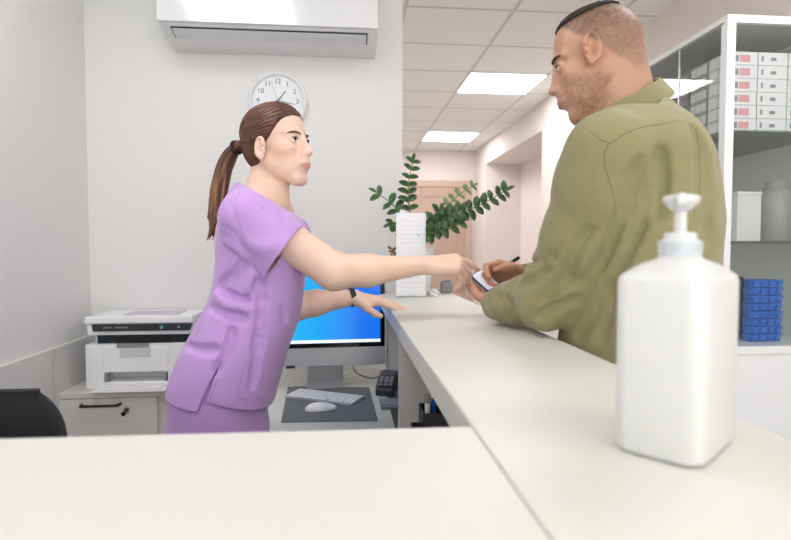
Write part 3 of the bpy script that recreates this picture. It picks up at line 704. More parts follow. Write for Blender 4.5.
o = thing('ring_binder', 'black binder standing left of the blue tray stack in the cabinet', 'binder', (a.x-.004, 2.0, zb+.0005))
obj('cover', prism(BM(), rrect(b.z-zb-.0, .10, .02, cx=(b.z-zb)/2, cy=.06), lambda z, y: (0, y, z), lambda z, y: (.016, y, z)), M['black'], o, bevel=.001)
obj('pages', box2(BM(), (.003, .03, .012), (.013, .113, b.z-zb-.01)), M['white'], o)
# ================================================================ PEOPLE: implicit surfaces meshed as one skin
from mathutils.bvhtree import BVHTree
V = lambda p: np.array(p, dtype=np.float32)
def nrm(v): v = np.array(v, dtype=np.float64); return v/np.linalg.norm(v)
def smin(a, b, k):
    if k <= 0: return np.minimum(a, b)
    h = np.clip(.5+.5*(b-a)/k, 0, 1); return b+(a-b)*h-k*h*(1-h)
class Sdf:
    def __init__(s): s.ops = []; s.post = []
    def _add(s, f, c, R, k, sub): s.ops.append((f, V(c), R, k, sub)); return s
    def cone(s, a, b, ra, rb, k=.01, side=None, q=1, q2=None, sub=False):
        a = V(a); b = V(b); ab = b-a; L2 = float(ab@ab)+1e-12; q2 = q if q2 is None else q2
        sd = None if side is None else V(nrm(side))
        def f(p):
            t = np.clip(((p-a)@ab)/L2, 0, 1); w = p-a-t[:, None]*ab; r = ra+(rb-ra)*t
            n2 = (w*w).sum(1)
            if sd is not None:
                ws = w@sd; kk = q+(q2-q)*t; n2 = n2-ws*ws+(ws/kk)**2
            return np.sqrt(np.maximum(n2, 1e-12))-r
        return s._add(f, (a+b)/2, math.sqrt(L2)/2+max(ra, rb)*max(q, q2, 1), k, sub)
    def chain(s, pts, rs, k=.01, **kw):
        for i in range(len(pts)-1): s.cone(pts[i], pts[i+1], rs[i], rs[i+1], k, **kw)
        return s
    def ell(s, c, r, k=.01, M3=None, sub=False):
        c = V(c); r = V(r); A = V(np.eye(3)) if M3 is None else V(M3)   # columns = axes
        def f(p):
            w = (p-c)@A; k0 = np.sqrt(((w/r)**2).sum(1)); k1 = np.sqrt(((w/(r*r))**2).sum(1)); return k0*(k0-1)/np.maximum(k1, 1e-6)
        return s._add(f, c, float(r.max()), k, sub)
    def stack(s, rows, phi, k=.02, n=2.3, kz=.02, z0=None, z1=None, sub=False, off=0):
        rows = sorted(rows); zs = np.array([r[0] for r in rows]); zz_ = np.linspace(zs[0], zs[-1], 80)
        P = [Vector(r[1:4])for r in rows]; T = np.array(rows)
        def cub(col):
            y = T[:, col]; m = np.gradient(y, zs); i = np.clip(np.searchsorted(zs, zz_)-1, 0, len(zs)-2); h = zs[i+1]-zs[i]; t = (zz_-zs[i])/h
            return (2*t**3-3*t**2+1)*y[i]+(t**3-2*t**2+t)*h*m[i]+(-2*t**3+3*t**2)*y[i+1]+(t**3-t**2)*h*m[i+1]
        cx, cy, rf, rl = cub(1), cub(2), cub(3), cub(4); z0 = zs[0] if z0 is None else z0; z1 = zs[-1] if z1 is None else z1
        if callable(phi): ph = phi
        else: ph = lambda z: phi
        def f(p):
            z = p[:, 2]; X = p[:, 0]-np.interp(z, zz_, cx); Y = p[:, 1]-np.interp(z, zz_, cy); a = np.interp(z, zz_, rf)+off; b = np.interp(z, zz_, rl)+off
            g = ph(z); c_, s_ = np.cos(g), np.sin(g); x = X*c_+Y*s_; y = -X*s_+Y*c_
            d = ((np.abs(x/a)**n+np.abs(y/b)**n)**(1/n)-1)*np.minimum(a, b)
            d = -smin(-d, -(z-z1), kz); d = -smin(-d, -(z0-z), kz); return d
        c = ((cx.mean()), cy.mean(), (z0+z1)/2); R = math.hypot((z1-z0)/2, max(rf.max(), rl.max())+abs(cx-cx.mean()).max()+abs(cy-cy.mean()).max())
        return s._add(f, c, R, k, sub)
    def __call__(s, p, mg=.07):
        p = np.asarray(p, dtype=np.float32); d = np.full(len(p), 1., np.float32)
        for f, c, R, k, sub in s.ops:
            w = p-c; m = np.nonzero((w*w).sum(1) < (R+mg)**2)[0]
            if len(m) == 0: continue
            v = f(p[m]).astype(np.float32)
            if sub: d[m] = -smin(-d[m], v, k)
            else: d[m] = smin(d[m], v, k)
        for f in s.post: d = f(p, d)
        return d
    def hit(s, u, v, y0=.6, y1=2.2, n=500):
        r = _ray(u, v); P = np.array([list(Vector((0, 0, CZ))+r*(y/r.y)) for y in np.linspace(y0, y1, n)]); d = s(P); i = np.nonzero(d < 0)[0]
        return Vector(P[i[0]]) if len(i) else None
    def fold(s, pix, r, k=.012, sub=True, base=None, sink=0.0):
        b = base or s; pts = []
        for q in pix:
            h = b.hit(*q)
            if h is not None: pts.append(h+Vector((0, sink, 0)))
        s._fold.append((pts, r, k, sub)) if hasattr(s, '_fold') else None
        return pts
def mesh_sdf(S, lo, hi, step, name, m, parent=None, colf=None, wrap=None):
    ax = []
    for i in range(3):
        if callable(step[i] if isinstance(step, (list, tuple)) else None):
            a = [lo[i]]
            while a[-1] < hi[i]: a.append(a[-1]+step[i](a[-1]))
        else:
            st = step[i] if isinstance(step, (list, tuple)) else step; a = list(np.arange(lo[i], hi[i]+st, st))
        while (len(a)-1) % 6: a.append(a[-1]+(a[-1]-a[-2]))
        ax.append(np.array(a, dtype=np.float32))
    xs, ys, zs = ax; nx, ny, nz = map(len, ax); B = 6
    D = np.ones((nx, ny, nz), np.float32)
    bx, by, bz = (nx-1)//B, (ny-1)//B, (nz-1)//B
    def cen(a, n): return (a[:-1:B][:n]+a[B::B][:n])/2, (a[B::B][:n]-a[:-1:B][:n])/2
    (cx, hx), (cy, hy), (cz, hz) = cen(xs, bx), cen(ys, by), cen(zs, bz)
    G = np.stack(np.meshgrid(cx, cy, cz, indexing='ij'), -1).reshape(-1, 3)
    Hd = np.sqrt(hx[:, None, None]**2+hy[None, :, None]**2+hz[None, None, :]**2).reshape(-1)
    dc = np.concatenate([S(G[i:i+400000]) for i in range(0, len(G), 400000)])
    act = np.abs(dc) < Hd*1.7+.012
    dcr = dc.reshape(bx, by, bz)
    neg = np.repeat(np.repeat(np.repeat(dcr < 0, B, 0), B, 1), B, 2); D[:-1, :-1, :-1][neg] = -1
    ids = np.argwhere(act.reshape(bx, by, bz))
    mk = np.zeros(D.shape, bool)
    am = np.zeros((bx, by, bz), bool); am[tuple(ids.T)] = True
    up = np.repeat(np.repeat(np.repeat(am, B, 0), B, 1), B, 2)
    for a in (0, 1):
        for b in (0, 1):
            for c in (0, 1): mk[a:a+bx*B, b:b+by*B, c:c+bz*B] |= up
    I = np.argwhere(mk); vals = np.empty(len(I), np.float32)
    for i in range(0, len(I), 500000):
        J = I[i:i+500000]; vals[i:i+500000] = S(np.stack([xs[J[:, 0]], ys[J[:, 1]], zs[J[:, 2]]], 1))
    D[mk] = vals
    # surface nets
    sg = D < 0
    cnt = np.zeros((nx-1, ny-1, nz-1), np.int8)
    for a in (0, 1):
        for b in (0, 1):
            for c in (0, 1): cnt += sg[a:nx-1+a, b:ny-1+b, c:nz-1+c]
    cell = (cnt > 0) & (cnt < 8); CI = np.argwhere(cell); idx = -np.ones(cell.shape, np.int32); idx[cell] = np.arange(len(CI))
    acc = np.zeros((len(CI), 3)); wt = np.zeros(len(CI))
    cor = [(a, b, c) for a in (0, 1) for b in (0, 1) for c in (0, 1)]
    A3 = (xs, ys, zs)
    for i, p in enumerate(cor):
        for q in cor[i+1:]:
            if sum(abs(p[t]-q[t]) for t in range(3)) != 1: continue
            P = CI+np.array(p); Q = CI+np.array(q); dp = D[tuple(P.T)]; dq = D[tuple(Q.T)]; m_ = (dp < 0) != (dq < 0)
            t = dp[m_]/(dp[m_]-dq[m_])
            for ax_ in range(3):
                a0 = A3[ax_][P[m_, ax_]]; a1 = A3[ax_][Q[m_, ax_]]; acc[m_, ax_] += a0+(a1-a0)*t
            wt[m_] += 1
    verts = acc/wt[:, None]
    F_ = []
    for ax_ in range(3):
        o1, o2 = [t for t in range(3) if t != ax_]
        sl0 = [slice(None)]*3; sl1 = [slice(None)]*3; sl0[ax_] = slice(0, -1); sl1[ax_] = slice(1, None)
        a = sg[tuple(sl0)]; b = sg[tuple(sl1)]; E = np.argwhere(a != b)
        E = E[(E[:, o1] > 0) & (E[:, o2] > 0) & (E[:, o1] < D.shape[o1]-1) & (E[:, o2] < D.shape[o2]-1)]
        e1 = np.zeros(3, int); e1[o1] = 1; e2 = np.zeros(3, int); e2[o2] = 1
        q = np.stack([idx[tuple((E-e1-e2).T)], idx[tuple((E-e2).T)], idx[tuple(E.T)], idx[tuple((E-e1).T)]], 1)
        fl = a[tuple(E.T)]
        if ax_ == 1: fl = ~fl
        q[~fl] = q[~fl][:, ::-1]; F_.append(q)
    faces = np.concatenate(F_)
    me = bpy.data.meshes.new(name); me.vertices.add(len(verts)); me.vertices.foreach_set('co', verts.astype(np.float32).ravel())
    me.loops.add(len(faces)*4); me.loops.foreach_set('vertex_index', faces.astype(np.int32).ravel())
    me.polygons.add(len(faces)); me.polygons.foreach_set('loop_start', np.arange(0, len(faces)*4, 4, dtype=np.int32)); me.polygons.foreach_set('loop_total', np.full(len(faces), 4, np.int32))
    me.update(calc_edges=True); me.shade_smooth(); me.materials.append(m)
    if colf is not None:
        at = me.color_attributes.new('tone', 'FLOAT_COLOR', 'POINT'); at.data.foreach_set('color', colf(verts).astype(np.float32).ravel())
    o = bpy.data.objects.new(name, me); C.objects.link(o)
    if parent is not None: o.parent = parent
    return o
def noise3(p, sc, seed=0):
    """cheap smooth value noise"""
    r = np.random.RandomState(seed); tab = r.rand(4096).astype(np.float32); q = p*sc; i = np.floor(q).astype(int); f = q-i; f = f*f*(3-2*f); o = 0
    for a in (0, 1):
        for b in (0, 1):
            for c in (0, 1):
                h = ((i[:, 0]+a)*73+(i[:, 1]+b)*179+(i[:, 2]+c)*283) & 4095
                o = o+tab[h]*(f[:, 0] if a else 1-f[:, 0])*(f[:, 1] if b else 1-f[:, 1])*(f[:, 2] if c else 1-f[:, 2])
    return o
class Frame:
    def __init__(s, o, x, z, sc=1):
        s.x = nrm(x); z = np.array(z, float); z = z-s.x*(z@s.x); s.z = nrm(z); s.y = np.cross(s.z, s.x); s.o = np.array(o, float); s.sc = sc; s.A = np.stack([s.x, s.y, s.z], 1)
    def __call__(s, *p): return s.o+s.A @ (np.array(p, float)*s.sc)
    def d(s, *p): return s.A @ np.array(p, float)
    def inv(s, P): return ((P-s.o) @ s.A)/s.sc
EARX = .006; EARS = .86; EARZ = -.014; EART = .12; EYEH = .0066
def head(S, f, male):
    c = f.sc; k = .012*c; A = f.A
    def ell(p, r, k_=k, sub=False): S.ell(f(*p), [x*c for x in r], k_, A, sub)
    def cone(a, b, ra, rb, k_=k, **kw): S.cone(f(*a), f(*b), ra*c, rb*c, k_, **kw)
    ell((-.010, 0, .026), (.083, .072, .080))
    ell((.028, 0, .030), (.056, .058, .068), .02*c)
    ell((.030, 0, -.030), (.052, .052, .072), .02*c)
    w = 1.08 if male else .96
    for s in (1, -1):
        cone((.004, s*.051*w, -.050), (.062, s*.016, -.098), .013, .014, .03*c)
        ell((.052, s*.040, -.026), (.026, .021, .022), .018*c)                    # cheek
        ell((.048, s*.028, -.062), (.030, .022, .03), .018*c)
        cone((.078, s*.014, .020), (.064, s*.046, .018), .0095 if male else .007, .007, .012*c)   # brow
    cone((.066, -.012, -.101), (.066, .012, -.101), .0155 if male else .0135, .0155 if male else .0135, .018*c)
    for s in (1, -1): ell((.090, s*.031, -.001), (.017, .0175, .0125), .012*c, True)   # sockets
    cone((.080, 0, .010), (.088, 0, -.036), .009, .0135, .010*c)
    cone((.082, 0, .012), (.1015, 0, -.030), .0062, .0072, .010*c)
    ell((.1015, 0, -.034), (.0115, .0095, .0085), .006*c)
    for s in (1, -1):
        ell((.0935, s*.011, -.0375), (.0085, .0062, .0065), .005*c)
        ell((.1005, s*.0062, -.0445), (.0045, .0030, .0035), .002*c, True)
        ec_ = (.0715, s*.0305, -.0006)
        ell(ec_, (.0142, .0150, .0138), .005*c)
        ell((.0715+.0125, s*.0300, -.0002), (.0100, .0138, EYEH), .0012*c, True)
        cone((.083, s*.020, .0068), (.079, s*.043, .0058), .0022, .0020, .004*c)
    ell((.082, 0, -.062), (.018, .024, .022), .012*c)
    # lips
    for s in (1, -1):
        cone((.0975, s*.004, -.0640), (.0865, s*.0235, -.0635), .0036, .0020, .004*c)
        cone((.0960, s*.003, -.0720), (.0870, s*.0215, -.0652), .0043, .0020, .004*c)
    S.chain([f(.1035, 0, -.0683), f(.100, .010, -.0683), f(.0890, .0240, -.0640)], [.0013*c]*3, .002*c, sub=True)
    S.chain([f(.1035, 0, -.0683), f(.100, -.010, -.0683), f(.0890, -.0240, -.0640)], [.0013*c]*3, .002*c, sub=True)
    cone((.092, -.010, -.0835), (.092, .010, -.0835), .003, .003, .008*c, sub=True)
    # ears
    for s in (1, -1):
        e = Frame(f(EARX, s*.0745, EARZ), f.d(EART, -s*.0, 1), f.d(-.25, s*1, 0), c*EARS)      # x up the ear, z outward
        m3 = e.A
        S.ell(e(0, 0, .003), [.030*c, .0165*c, .0055*c], .004*c, m3)
        rim = [(.0275*math.cos(t)+.002, (.0150*math.sin(t))*s, .0085) for t in np.linspace(-2.3, 1.9, 10)] if False else [(.0285*math.cos(t), -s*.0155*math.sin(t), .008) for t in np.linspace(-1.1, 2.5, 10)]
        S.chain([e(*p) for p in rim], [.0042*c]*10, .004*c)
        S.ell(e(-.004, s*.003, .011), [.014*c, .0085*c, .0095*c], .003*c, m3, sub=True)
        S.ell(e(.014, s*.001, .011), [.011*c, .0070*c, .0070*c], .003*c, m3, sub=True)
        S.ell(e(-.0265, s*.003, .005), [.008*c, .007*c, .0045*c], .004*c, m3)
        S.ell(e(-.004, s*.0125, .008), [.005*c, .003*c, .004*c], .003*c, m3)
def face_extras(f, par, irisc, browm, male):
    c = f.sc
    for s in (1, -1):
        def ec(P):
            q = f.inv(P)-np.array([.0715, s*.0305, -.0006]); q /= np.linalg.norm(q, axis=1)[:, None]
            g = nrm((1, GAZE[0], GAZE[1])); cs = q@g; col = np.tile(np.array(srgb('#e9e4e0')), (len(P), 1)); col[cs > .90] = srgb(irisc); col[cs > .975] = srgb('#0c0a0a'); return col
        bm = BM(); bmesh.ops.create_uvsphere(bm, u_segments=32, v_segments=24, radius=.0124*c)
        for v in bm.verts: v.co = v.co+Vector(f(.0715, s*.0305, -.0006))
        o = obj('eye', bm, MS['eye'], par, smooth=True); P = np.array([list(v.co) for v in o.data.vertices]); at = o.data.color_attributes.new('tone', 'FLOAT_COLOR', 'POINT'); at.data.foreach_set('color', ec(P).astype(np.float32).ravel())
        pts = []
        for t in np.linspace(-1, 1, 11):
            y_ = .0135*t; z_ = .0046*(1-t*t)**.7; x_ = math.sqrt(.0139**2-(y_*.9)**2-z_**2); pts.append((.0715+x_, s*(.0302+y_), z_))
        obj('eyelashes', tube(BM(), [f(*p) for p in pts], [.0004*c+.0012*c*math.sin(math.pi*i/10) for i in range(11)], 6), browm, par, smooth=True)
        th_ = .0026 if male else .0019
        zb_ = .0185 if male else .0150
        pts = [(.0905, s*.0135, zb_-.001), (.0885, s*.022, zb_+.0012), (.083, s*.034, zb_+.0028), (.0735, s*.0445, zb_+.0008), (.068, s*.050, zb_-.002)]
        P = spline([Vector(f(*p)) for p in pts], 5); n = len(P)
        obj('eyebrow', tube(BM(), P, [c*th_*(.35+.9*math.sin(math.pi*min(.97, .12+i/n*.9))) for i in range(n)], 8), browm, par, smooth=True)
def limb_hand(S, f, side, curls, spread=(8, 2, -4, -10), thumb=None, k=.006):
    """f: frame at the wrist, x to the fingers, z out of the back of the hand; side +1: thumb on +y"""
    c = f.sc; s = side
    kn = [(.088, .027, .002), (.092, .0085, .004), (.087, -.011, .003), (.079, -.028, -.001)]
    ln = [(.040, .024, .019), (.044, .028, .020), (.040, .026, .020), (.031, .019, .018)]; rr_ = [(.0098, .0088, .0080, .0068), (.0100, .0090, .0080, .0068), (.0094, .0086, .0077, .0066), (.0086, .0076, .0070, .0060)]
    for i, (x, y, z) in enumerate(kn):
        S.cone(f(-.005, s*y*.55, -.002), f(x-.01, s*y*.97, z-.006), .0155*c, .0125*c, .012*c)
    S.cone(f(.012, s*.014, -.010), f(.052, s*.026, -.014), .014*c, .013*c, .012*c)
    S.cone(f(.012, -s*.016, -.010), f(.060, -s*.024, -.010), .013*c, .011*c, .012*c)
    tips = []
    for i in range(4):
        a = math.radians(spread[i])*s; dx = np.array([math.cos(a), math.sin(a), 0.]); p = np.array([kn[i][0]-.006, s*kn[i][1], kn[i][2]-.006]); an = 0; pts = [f(*p)]
        for j in range(3):
            an += math.radians(curls[i][j]); d = dx*math.cos(an)+np.array([0, 0, -1.])*math.sin(an); p = p+d*(ln[i][j]+(.006 if j == 0 else 0)); pts.append(f(*p))
        for j in range(3): S.cone(pts[j], pts[j+1], rr_[i][j]*c, rr_[i][j+1]*c, k*c if j == 0 else .003*c)
        tips.append((pts, d))
    th = thumb or [(.022, .024, -.012), (.050, .046, -.020), (.080, .052, -.024), (.103, .050, -.026)]
    tp = [f(x, s*y, z) for x, y, z in th]
    S.chain(tp, [.0145*c, .0118*c, .0100*c, .0075*c], .006*c)
    return tips, tp
def sheetcol(base, *regs):
    pass
GAZE = (0, 0)
MS = {}
MS['skin_w'] = mat('skin_fair', '#e6b9a2', .48, attr='tone', sss=.12, bump=.04, bscale=400)
MS['skin_m'] = mat('skin_tan', '#c08a68', .48, attr='tone', sss=.1, bump=.05, bscale=400)
MS['eye'] = mat('eyeball', '#ffffff', .12, attr='tone', coat=.5)
MS['hair'] = mat('hair_brown', '#4a2c1e', .42, attr='tone', bump=.0)
MS['brow'] = mat('brow_dark', '#4a3226', .8)
MS['scrub'] = mat('lilac_cloth', '#c39ad9', .75, bump=.25, bscale=900, var=.02, vscale=40, sheen=.25)
MS['scrub_seam'] = mat('lilac_seam', '#ab82c4', .8)
MS['olive'] = mat('olive_cloth', '#908a61', .8, bump=.3, bscale=800, var=.03, vscale=30, sheen=.2)
MS['olive_seam'] = mat('olive_seam', '#75734a', .85)
MS['stubble'] = mat('buzz_hair', '#2e241f', .85, bump=1, bscale=900)
MS['trouser_m'] = mat('dark_trousers', '#2c3038', .85, bump=.2, bscale=700)
MS['shoe'] = mat('shoe_white', '#e4e4e4', .5); MS['shoe_d'] = mat('shoe_dark', '#2a2624', .5)
def bvh(o): return BVHTree.FromPolygons([v.co[:] for v in o.data.vertices], [p.vertices[:] for p in o.data.polygons])
def seam(o, pix, r, m, name='seam', n=6):
    """a stitched line lying on cloth, snapped from points on its surface"""
    t = bvh(o); P = []
    for u, v in pix:
        d = _ray(u, v).normalized(); h = t.ray_cast(Vector((0, 0, CZ)), d)
        if h[0] is not None: P.append(h[0])
    if len(P) < 2: return
    Q = []
    for p in spline(P, n):
        q = t.find_nearest(p); Q.append(q[0]+q[1]*(-r*.2))
    return obj(name, tube(BM(), Q, r, 6), m, o, smooth=True)
# ---------------------------------------------------------------- the woman
W = thing('person', 'woman in lilac scrubs with a brown ponytail reaching her arm over the counter', 'person', (PY(213, 400, 1.42).x, 1.42, 0))
def tow(o, root):      # geometry is written in world space: shift it under its root
    o.matrix_parent_inverse = Matrix.Translation(-Vector(root.location)); return o
S = Sdf()
EARZ = -.021
hf = Frame(PY(275.5, 144.5, 1.42), (math.cos(math.radians(27)), -math.sin(math.radians(27)), .06), (-.07, 0, 1), .94)
nb = PY(259, 199, 1.43)
S.cone(hf(-.022, 0, -.05), nb, .041, .046, .02, side=(0, 1, 0), q=.95)
S.cone(hf(-.01, 0, -.075), nb+Vector((.035, 0, -.005)), .036, .045, .02)
head(S, hf, False)
shN = PY(250, 216, 1.30); shF = PY(278, 212, 1.57)
S.cone(nb+Vector((0, 0, -.02)), shN, .040, .040, .03); S.cone(nb+Vector((0, 0, -.02)), shF, .040, .040, .03)
rowsW = []
for v, c, hw, lat, Y in ((208, 259, 33, .125, 1.43), (232, 261, 41, .150, 1.43), (262, 262, 42.5, .150, 1.42), (292, 258.5, 44, .145, 1.42), (320, 249.5, 48, .155, 1.42), (350, 236.5, 50.5, .170, 1.42), (380, 226.5, 52, .178, 1.42), (400, 223, 50, .18, 1.42), (415, 221, 49, .18, 1.42)):
    p = PY(c, v, Y); rowsW.append((p.z, p.x, p.y, hw*Y/540, lat))
hz_ = PY(219, 415, 1.42).z
low = [(hz_-.05, rowsW[-1][1]-.005, 1.42, .105, .155), (hz_-.10, rowsW[-1][1]-.01, 1.42, .095, .145)]
S.stack(rowsW+low, 0, k=.02, off=-.032)
# near arm
el = PY(334, 271.5, 1.33); wr = PY(429, 264.5, 1.44)
S.cone(shN, el, .050, .0445, .015); S.cone(el, PY(368, 270.5, 1.37), .043, .040, .02); S.cone(PY(368, 270.5, 1.37), wr, .040, .0245, .02, side=(0, -.5, .85), q=.95)
# far arm
elF = PY(290, 309, 1.60); wrF = PY(354, 297, 1.65)
S.cone(shF, elF, .045, .038, .015); S.cone(elF, PY(315, 303, 1.625), .040, .037, .02); S.cone(PY(315, 303, 1.625), wrF, .037, .0235, .02)
h1 = Frame(wr, (1, .06, .10), (-.1, -.5, .86), 1.0)
tips1, th1 = limb_hand(S, h1, 1, [(32, 8, 4), (58, 26, 12), (66, 32, 16), (72, 38, 18)], (6, 1, -3, -8), [(.022, .024, -.012), (.048, .040, -.030), (.074, .036, -.046), (.095, .028, -.056)])
h2 = Frame(wrF, (1, -.03, -.10), (.12, -.12, 1), .98)
tips2, th2 = limb_hand(S, h2, -1, [(14, 8, 4), (13, 8, 5), (14, 9, 6), (16, 12, 8)], (12, 3, -5, -14), [(.022, .024, -.010), (.046, .048, -.022), (.068, .062, -.032), (.086, .070, -.036)])
# legs down to the floor
hx = rowsW[-1][1]
for y in (1.34, 1.50):
    S.chain([(hx, y, hz_-.12), (hx+.0, y, .48), (hx-.03, y, .09)], [.065, .05, .036], .03)
    S.cone((hx-.04, y, .05), (hx+.12, y, .03), .035, .026, .02)
fair = np.array(srgb('#efccb8')); lip = np.array(srgb('#cf8880')); blush = np.array(srgb('#e8ab99'))
def colW(P):
    q = hf.inv(P); col = np.tile(fair, (len(P), 1))
    def mixm(m, c_): m = np.clip(m, 0, 1)[:, None]; col[:] = col*(1-m)+c_*m
    hd = (np.abs(q).max(1) < .16)
    mixm(hd*np.clip(1.2-np.linalg.norm((q-np.array([.055, 0, -.03]))*np.array([1, .7, 1])-np.sign(q[:, 1:2])*np.array([0, .033, 0]), axis=1)/.03, 0, 1)*.45, blush)
    dl = np.sqrt(((q[:, 1])/.0235)**2+((q[:, 2]+.0682)/.0075)**2)
    mixm(hd*(q[:, 0] > .08)*np.clip((1.15-dl)*4, 0, 1)*.85, lip)
    kn = np.zeros(len(P))
    for tp in (tips1, tips2):
        for pts, d in tp:
            kn = np.maximum(kn, np.clip(1.6-np.linalg.norm(P-pts[3], axis=1)/.010, 0, 1)*.35)
    mixm(kn, lip)
    col[:, 3] = 1; return col
fine = lambda z: .0022 if 1.10 < z < 1.19 else (.0020 if 1.40 < z < 1.68 else (.004 if z > .75 else .008))
body = mesh_sdf(S, (hx-.25, 1.18, -.01), (.40, 1.78, 1.68), [lambda x: .0042 if x < -.34 else .0023, lambda y: .0025, fine], 'body', MS['skin_w'], W, colW)
GAZE = (-.10, -.02)
face_extras(hf, W, '#4a3526', MS['brow'], False)
# nails
# ---- hair: cap, ponytail, band
H = Sdf()
A = hf.A; c = hf.sc
H.ell(hf(-.010, 0, .029), [.0885*c, .079*c, .0825*c], .01, A)
H.ell(hf(.018, 0, .038), [.066*c, .066*c, .066*c], .02, A)
H.ell(hf(-.035, 0, -.020), [.052*c, .062*c, .052*c], .02, A)
def hairline(P, d):
    q = hf.inv(P); x, y, z = q[:, 0], np.abs(q[:, 1]), q[:, 2]
    # forward limit of the hair as a function of height
    xl = np.interp(z, [-.10, -.06, -.035, -.012, .01, .03, .05, .07, .09, .12], [-.034, -.022, -.012, .006, .028, .042, .056, .073, .090, .10])
    xl = xl+.010*np.clip(1-y/.05, 0, 1)*(z > .05)
    ln = x-xl
    st = .0012*np.sin(np.arctan2(z-.01, x+.11)*95+6*y/.07)+.0008*np.sin(np.arctan2(z-.01, x+.11)*210)
    d = d+st
    d = -smin(-d, -ln*.8, .006)
    return -smin(-d, -(-.094-z), .012)
H.post.append(hairline)
pb1 = PY(237, 149, 1.45)
def colH(P):
    n = noise3((P-np.array(hf.o))@A*np.array([.5, 2.2, 2.2])*1.0, 60, 3); n2 = noise3(P, 14, 5)
    a = np.array(srgb('#3f2418')); b = np.array(srgb('#7a4a30')); m = np.clip(n*.75+n2*.5-.25, 0, 1)[:, None]; return a*(1-m)+b*m
tow(mesh_sdf(H, tuple(np.array(hf.o)-.14), tuple(np.array(hf.o)+.14), .0022, 'hair', MS['hair'], W, colH), W)
Tm = Sdf()
tail = spline([PY(241, 145, 1.43), PY(234, 150, 1.455), PY(226, 163, 1.47), PY(221, 180, 1.475), PY(218, 200, 1.475), PY(215, 218, 1.475), PY(210.5, 236, 1.47)], 3)
n = len(tail); rad = np.interp(np.linspace(0, 1, n), [0, .12, .3, .55, .8, 1], [.013, .013, .019, .021, .014, .003])
Tm.chain(tail, list(rad), .006, side=(0, 1, 0), q=.8)
for k in range(9):
    a = k*.7; off = Vector((math.cos(a)*.011, math.sin(a)*.010, -.004*k % .011)); e_ = tail[-1]+Vector((math.cos(a*1.7)*.008, math.sin(a)*.01, -.012*math.sin(k)))
    Tm.chain([tail[6]+off*.9, tail[11]+off*1.35, tail[15]+off*1.1, e_], [.006, .0085, .006, .0012], .003)
def strands(P, d):
    ax = np.array([list(p) for p in tail]); z = P[:, 2]; cxx = np.interp(-z, -ax[:, 2], ax[:, 0]); cyy = np.interp(-z, -ax[:, 2], ax[:, 1]); an = np.arctan2(P[:, 1]-cyy, P[:, 0]-cxx)
    return d+.0011*np.sin(an*11+z*40)+.0007*np.sin(an*23-z*60)
Tm.post.append(strands)
def colT(P):
    ax = np.array([list(p) for p in tail]); z = P[:, 2]; cxx = np.interp(-z, -ax[:, 2], ax[:, 0]); cyy = np.interp(-z, -ax[:, 2], ax[:, 1]); an = np.arctan2(P[:, 1]-cyy, P[:, 0]-cxx)
    n = noise3(np.stack([np.cos(an)*3, np.sin(an)*3, z*6], 1), 2.2, 9); t = np.clip((tail[0].z-z)/.22, 0, 1)
    a = np.array(srgb('#4a2a1a')); b = np.array(srgb('#b07a4c')); m = np.clip((n-.35)*1.8, 0, 1)*(.35+.65*t); m = m[:, None]; return a*(1-m)+b*m
tow(mesh_sdf(Tm, (pb1.x-.14, 1.38, tail[-1].z-.03), (pb1.x+.06, 1.55, tail[0].z+.05), .0022, 'ponytail', MS['hair'], W, colT), W)
bm = BM(); cpt = tail[2]; tg = (tail[3]-tail[1]).normalized(); rot = tg.to_track_quat('Z', 'Y').to_matrix()
R_ = [[cpt+rot @ Vector(((.0165+.0035*math.cos(b))*math.cos(a), (.0165+.0035*math.cos(b))*math.sin(a), .0045*math.sin(b))) for a in [2*math.pi*j/24 for j in range(24)]] for b in [2*math.pi*i/8 for i in range(9)]]
tow(obj('hair_band', loft(BM(), R_, cap=False), M['black'], W, smooth=True), W)
# ---- tunic
Tn = Sdf()
Tn.stack(rowsW, 0, k=.02, n=2.2, z0=hz_-.02, z1=rowsW[0][0]+.01, kz=.03)
Tn.cone(nb+Vector((-.012, 0, -.012)), shN+Vector((-.004, -.0, -.006)), .060, .060, .035); Tn.cone(nb+Vector((-.012, 0, -.012)), shF, .060, .056, .035)
slA = shN+Vector((-.006, 0, -.004)); slB = PY(284, 252, 1.300)
SL1 = Sdf(); SL1.cone(slA, slB+(slB-slA)*.3, .063, .076, .03)
slC = shF; slD = PY(300, 262, 1.60); SL2 = Sdf(); SL2.cone(slC, slD+(slD-slC)*.3, .058, .060, .03)
for s_ in (-1, 1): Tn.ell((PY(288, 238, 1.42).x, 1.42+s_*.06, PY(288, 238, 1.42).z), (.055, .062, .06), .04)
base = Sdf(); base.ops = list(Tn.ops)+SL1.ops+SL2.ops; base.ops[-2:] = SL1.ops+SL2.ops
FS = .32
def addfold(T_, base, pix, r, k=.012, sub=True, sink=0., y0=.6):
    P = [base.hit(u, v, y0) for u, v in pix]; P = [p+Vector((0, sink, 0)) for p in P if p is not None]
    if len(P) > 1:
        P = spline(P, 3); n = len(P); T_.chain(P, [FS*r*math.sin(math.pi*(.12+.76*i/(n-1))) for i in range(n)], k*1.5, sub=sub)
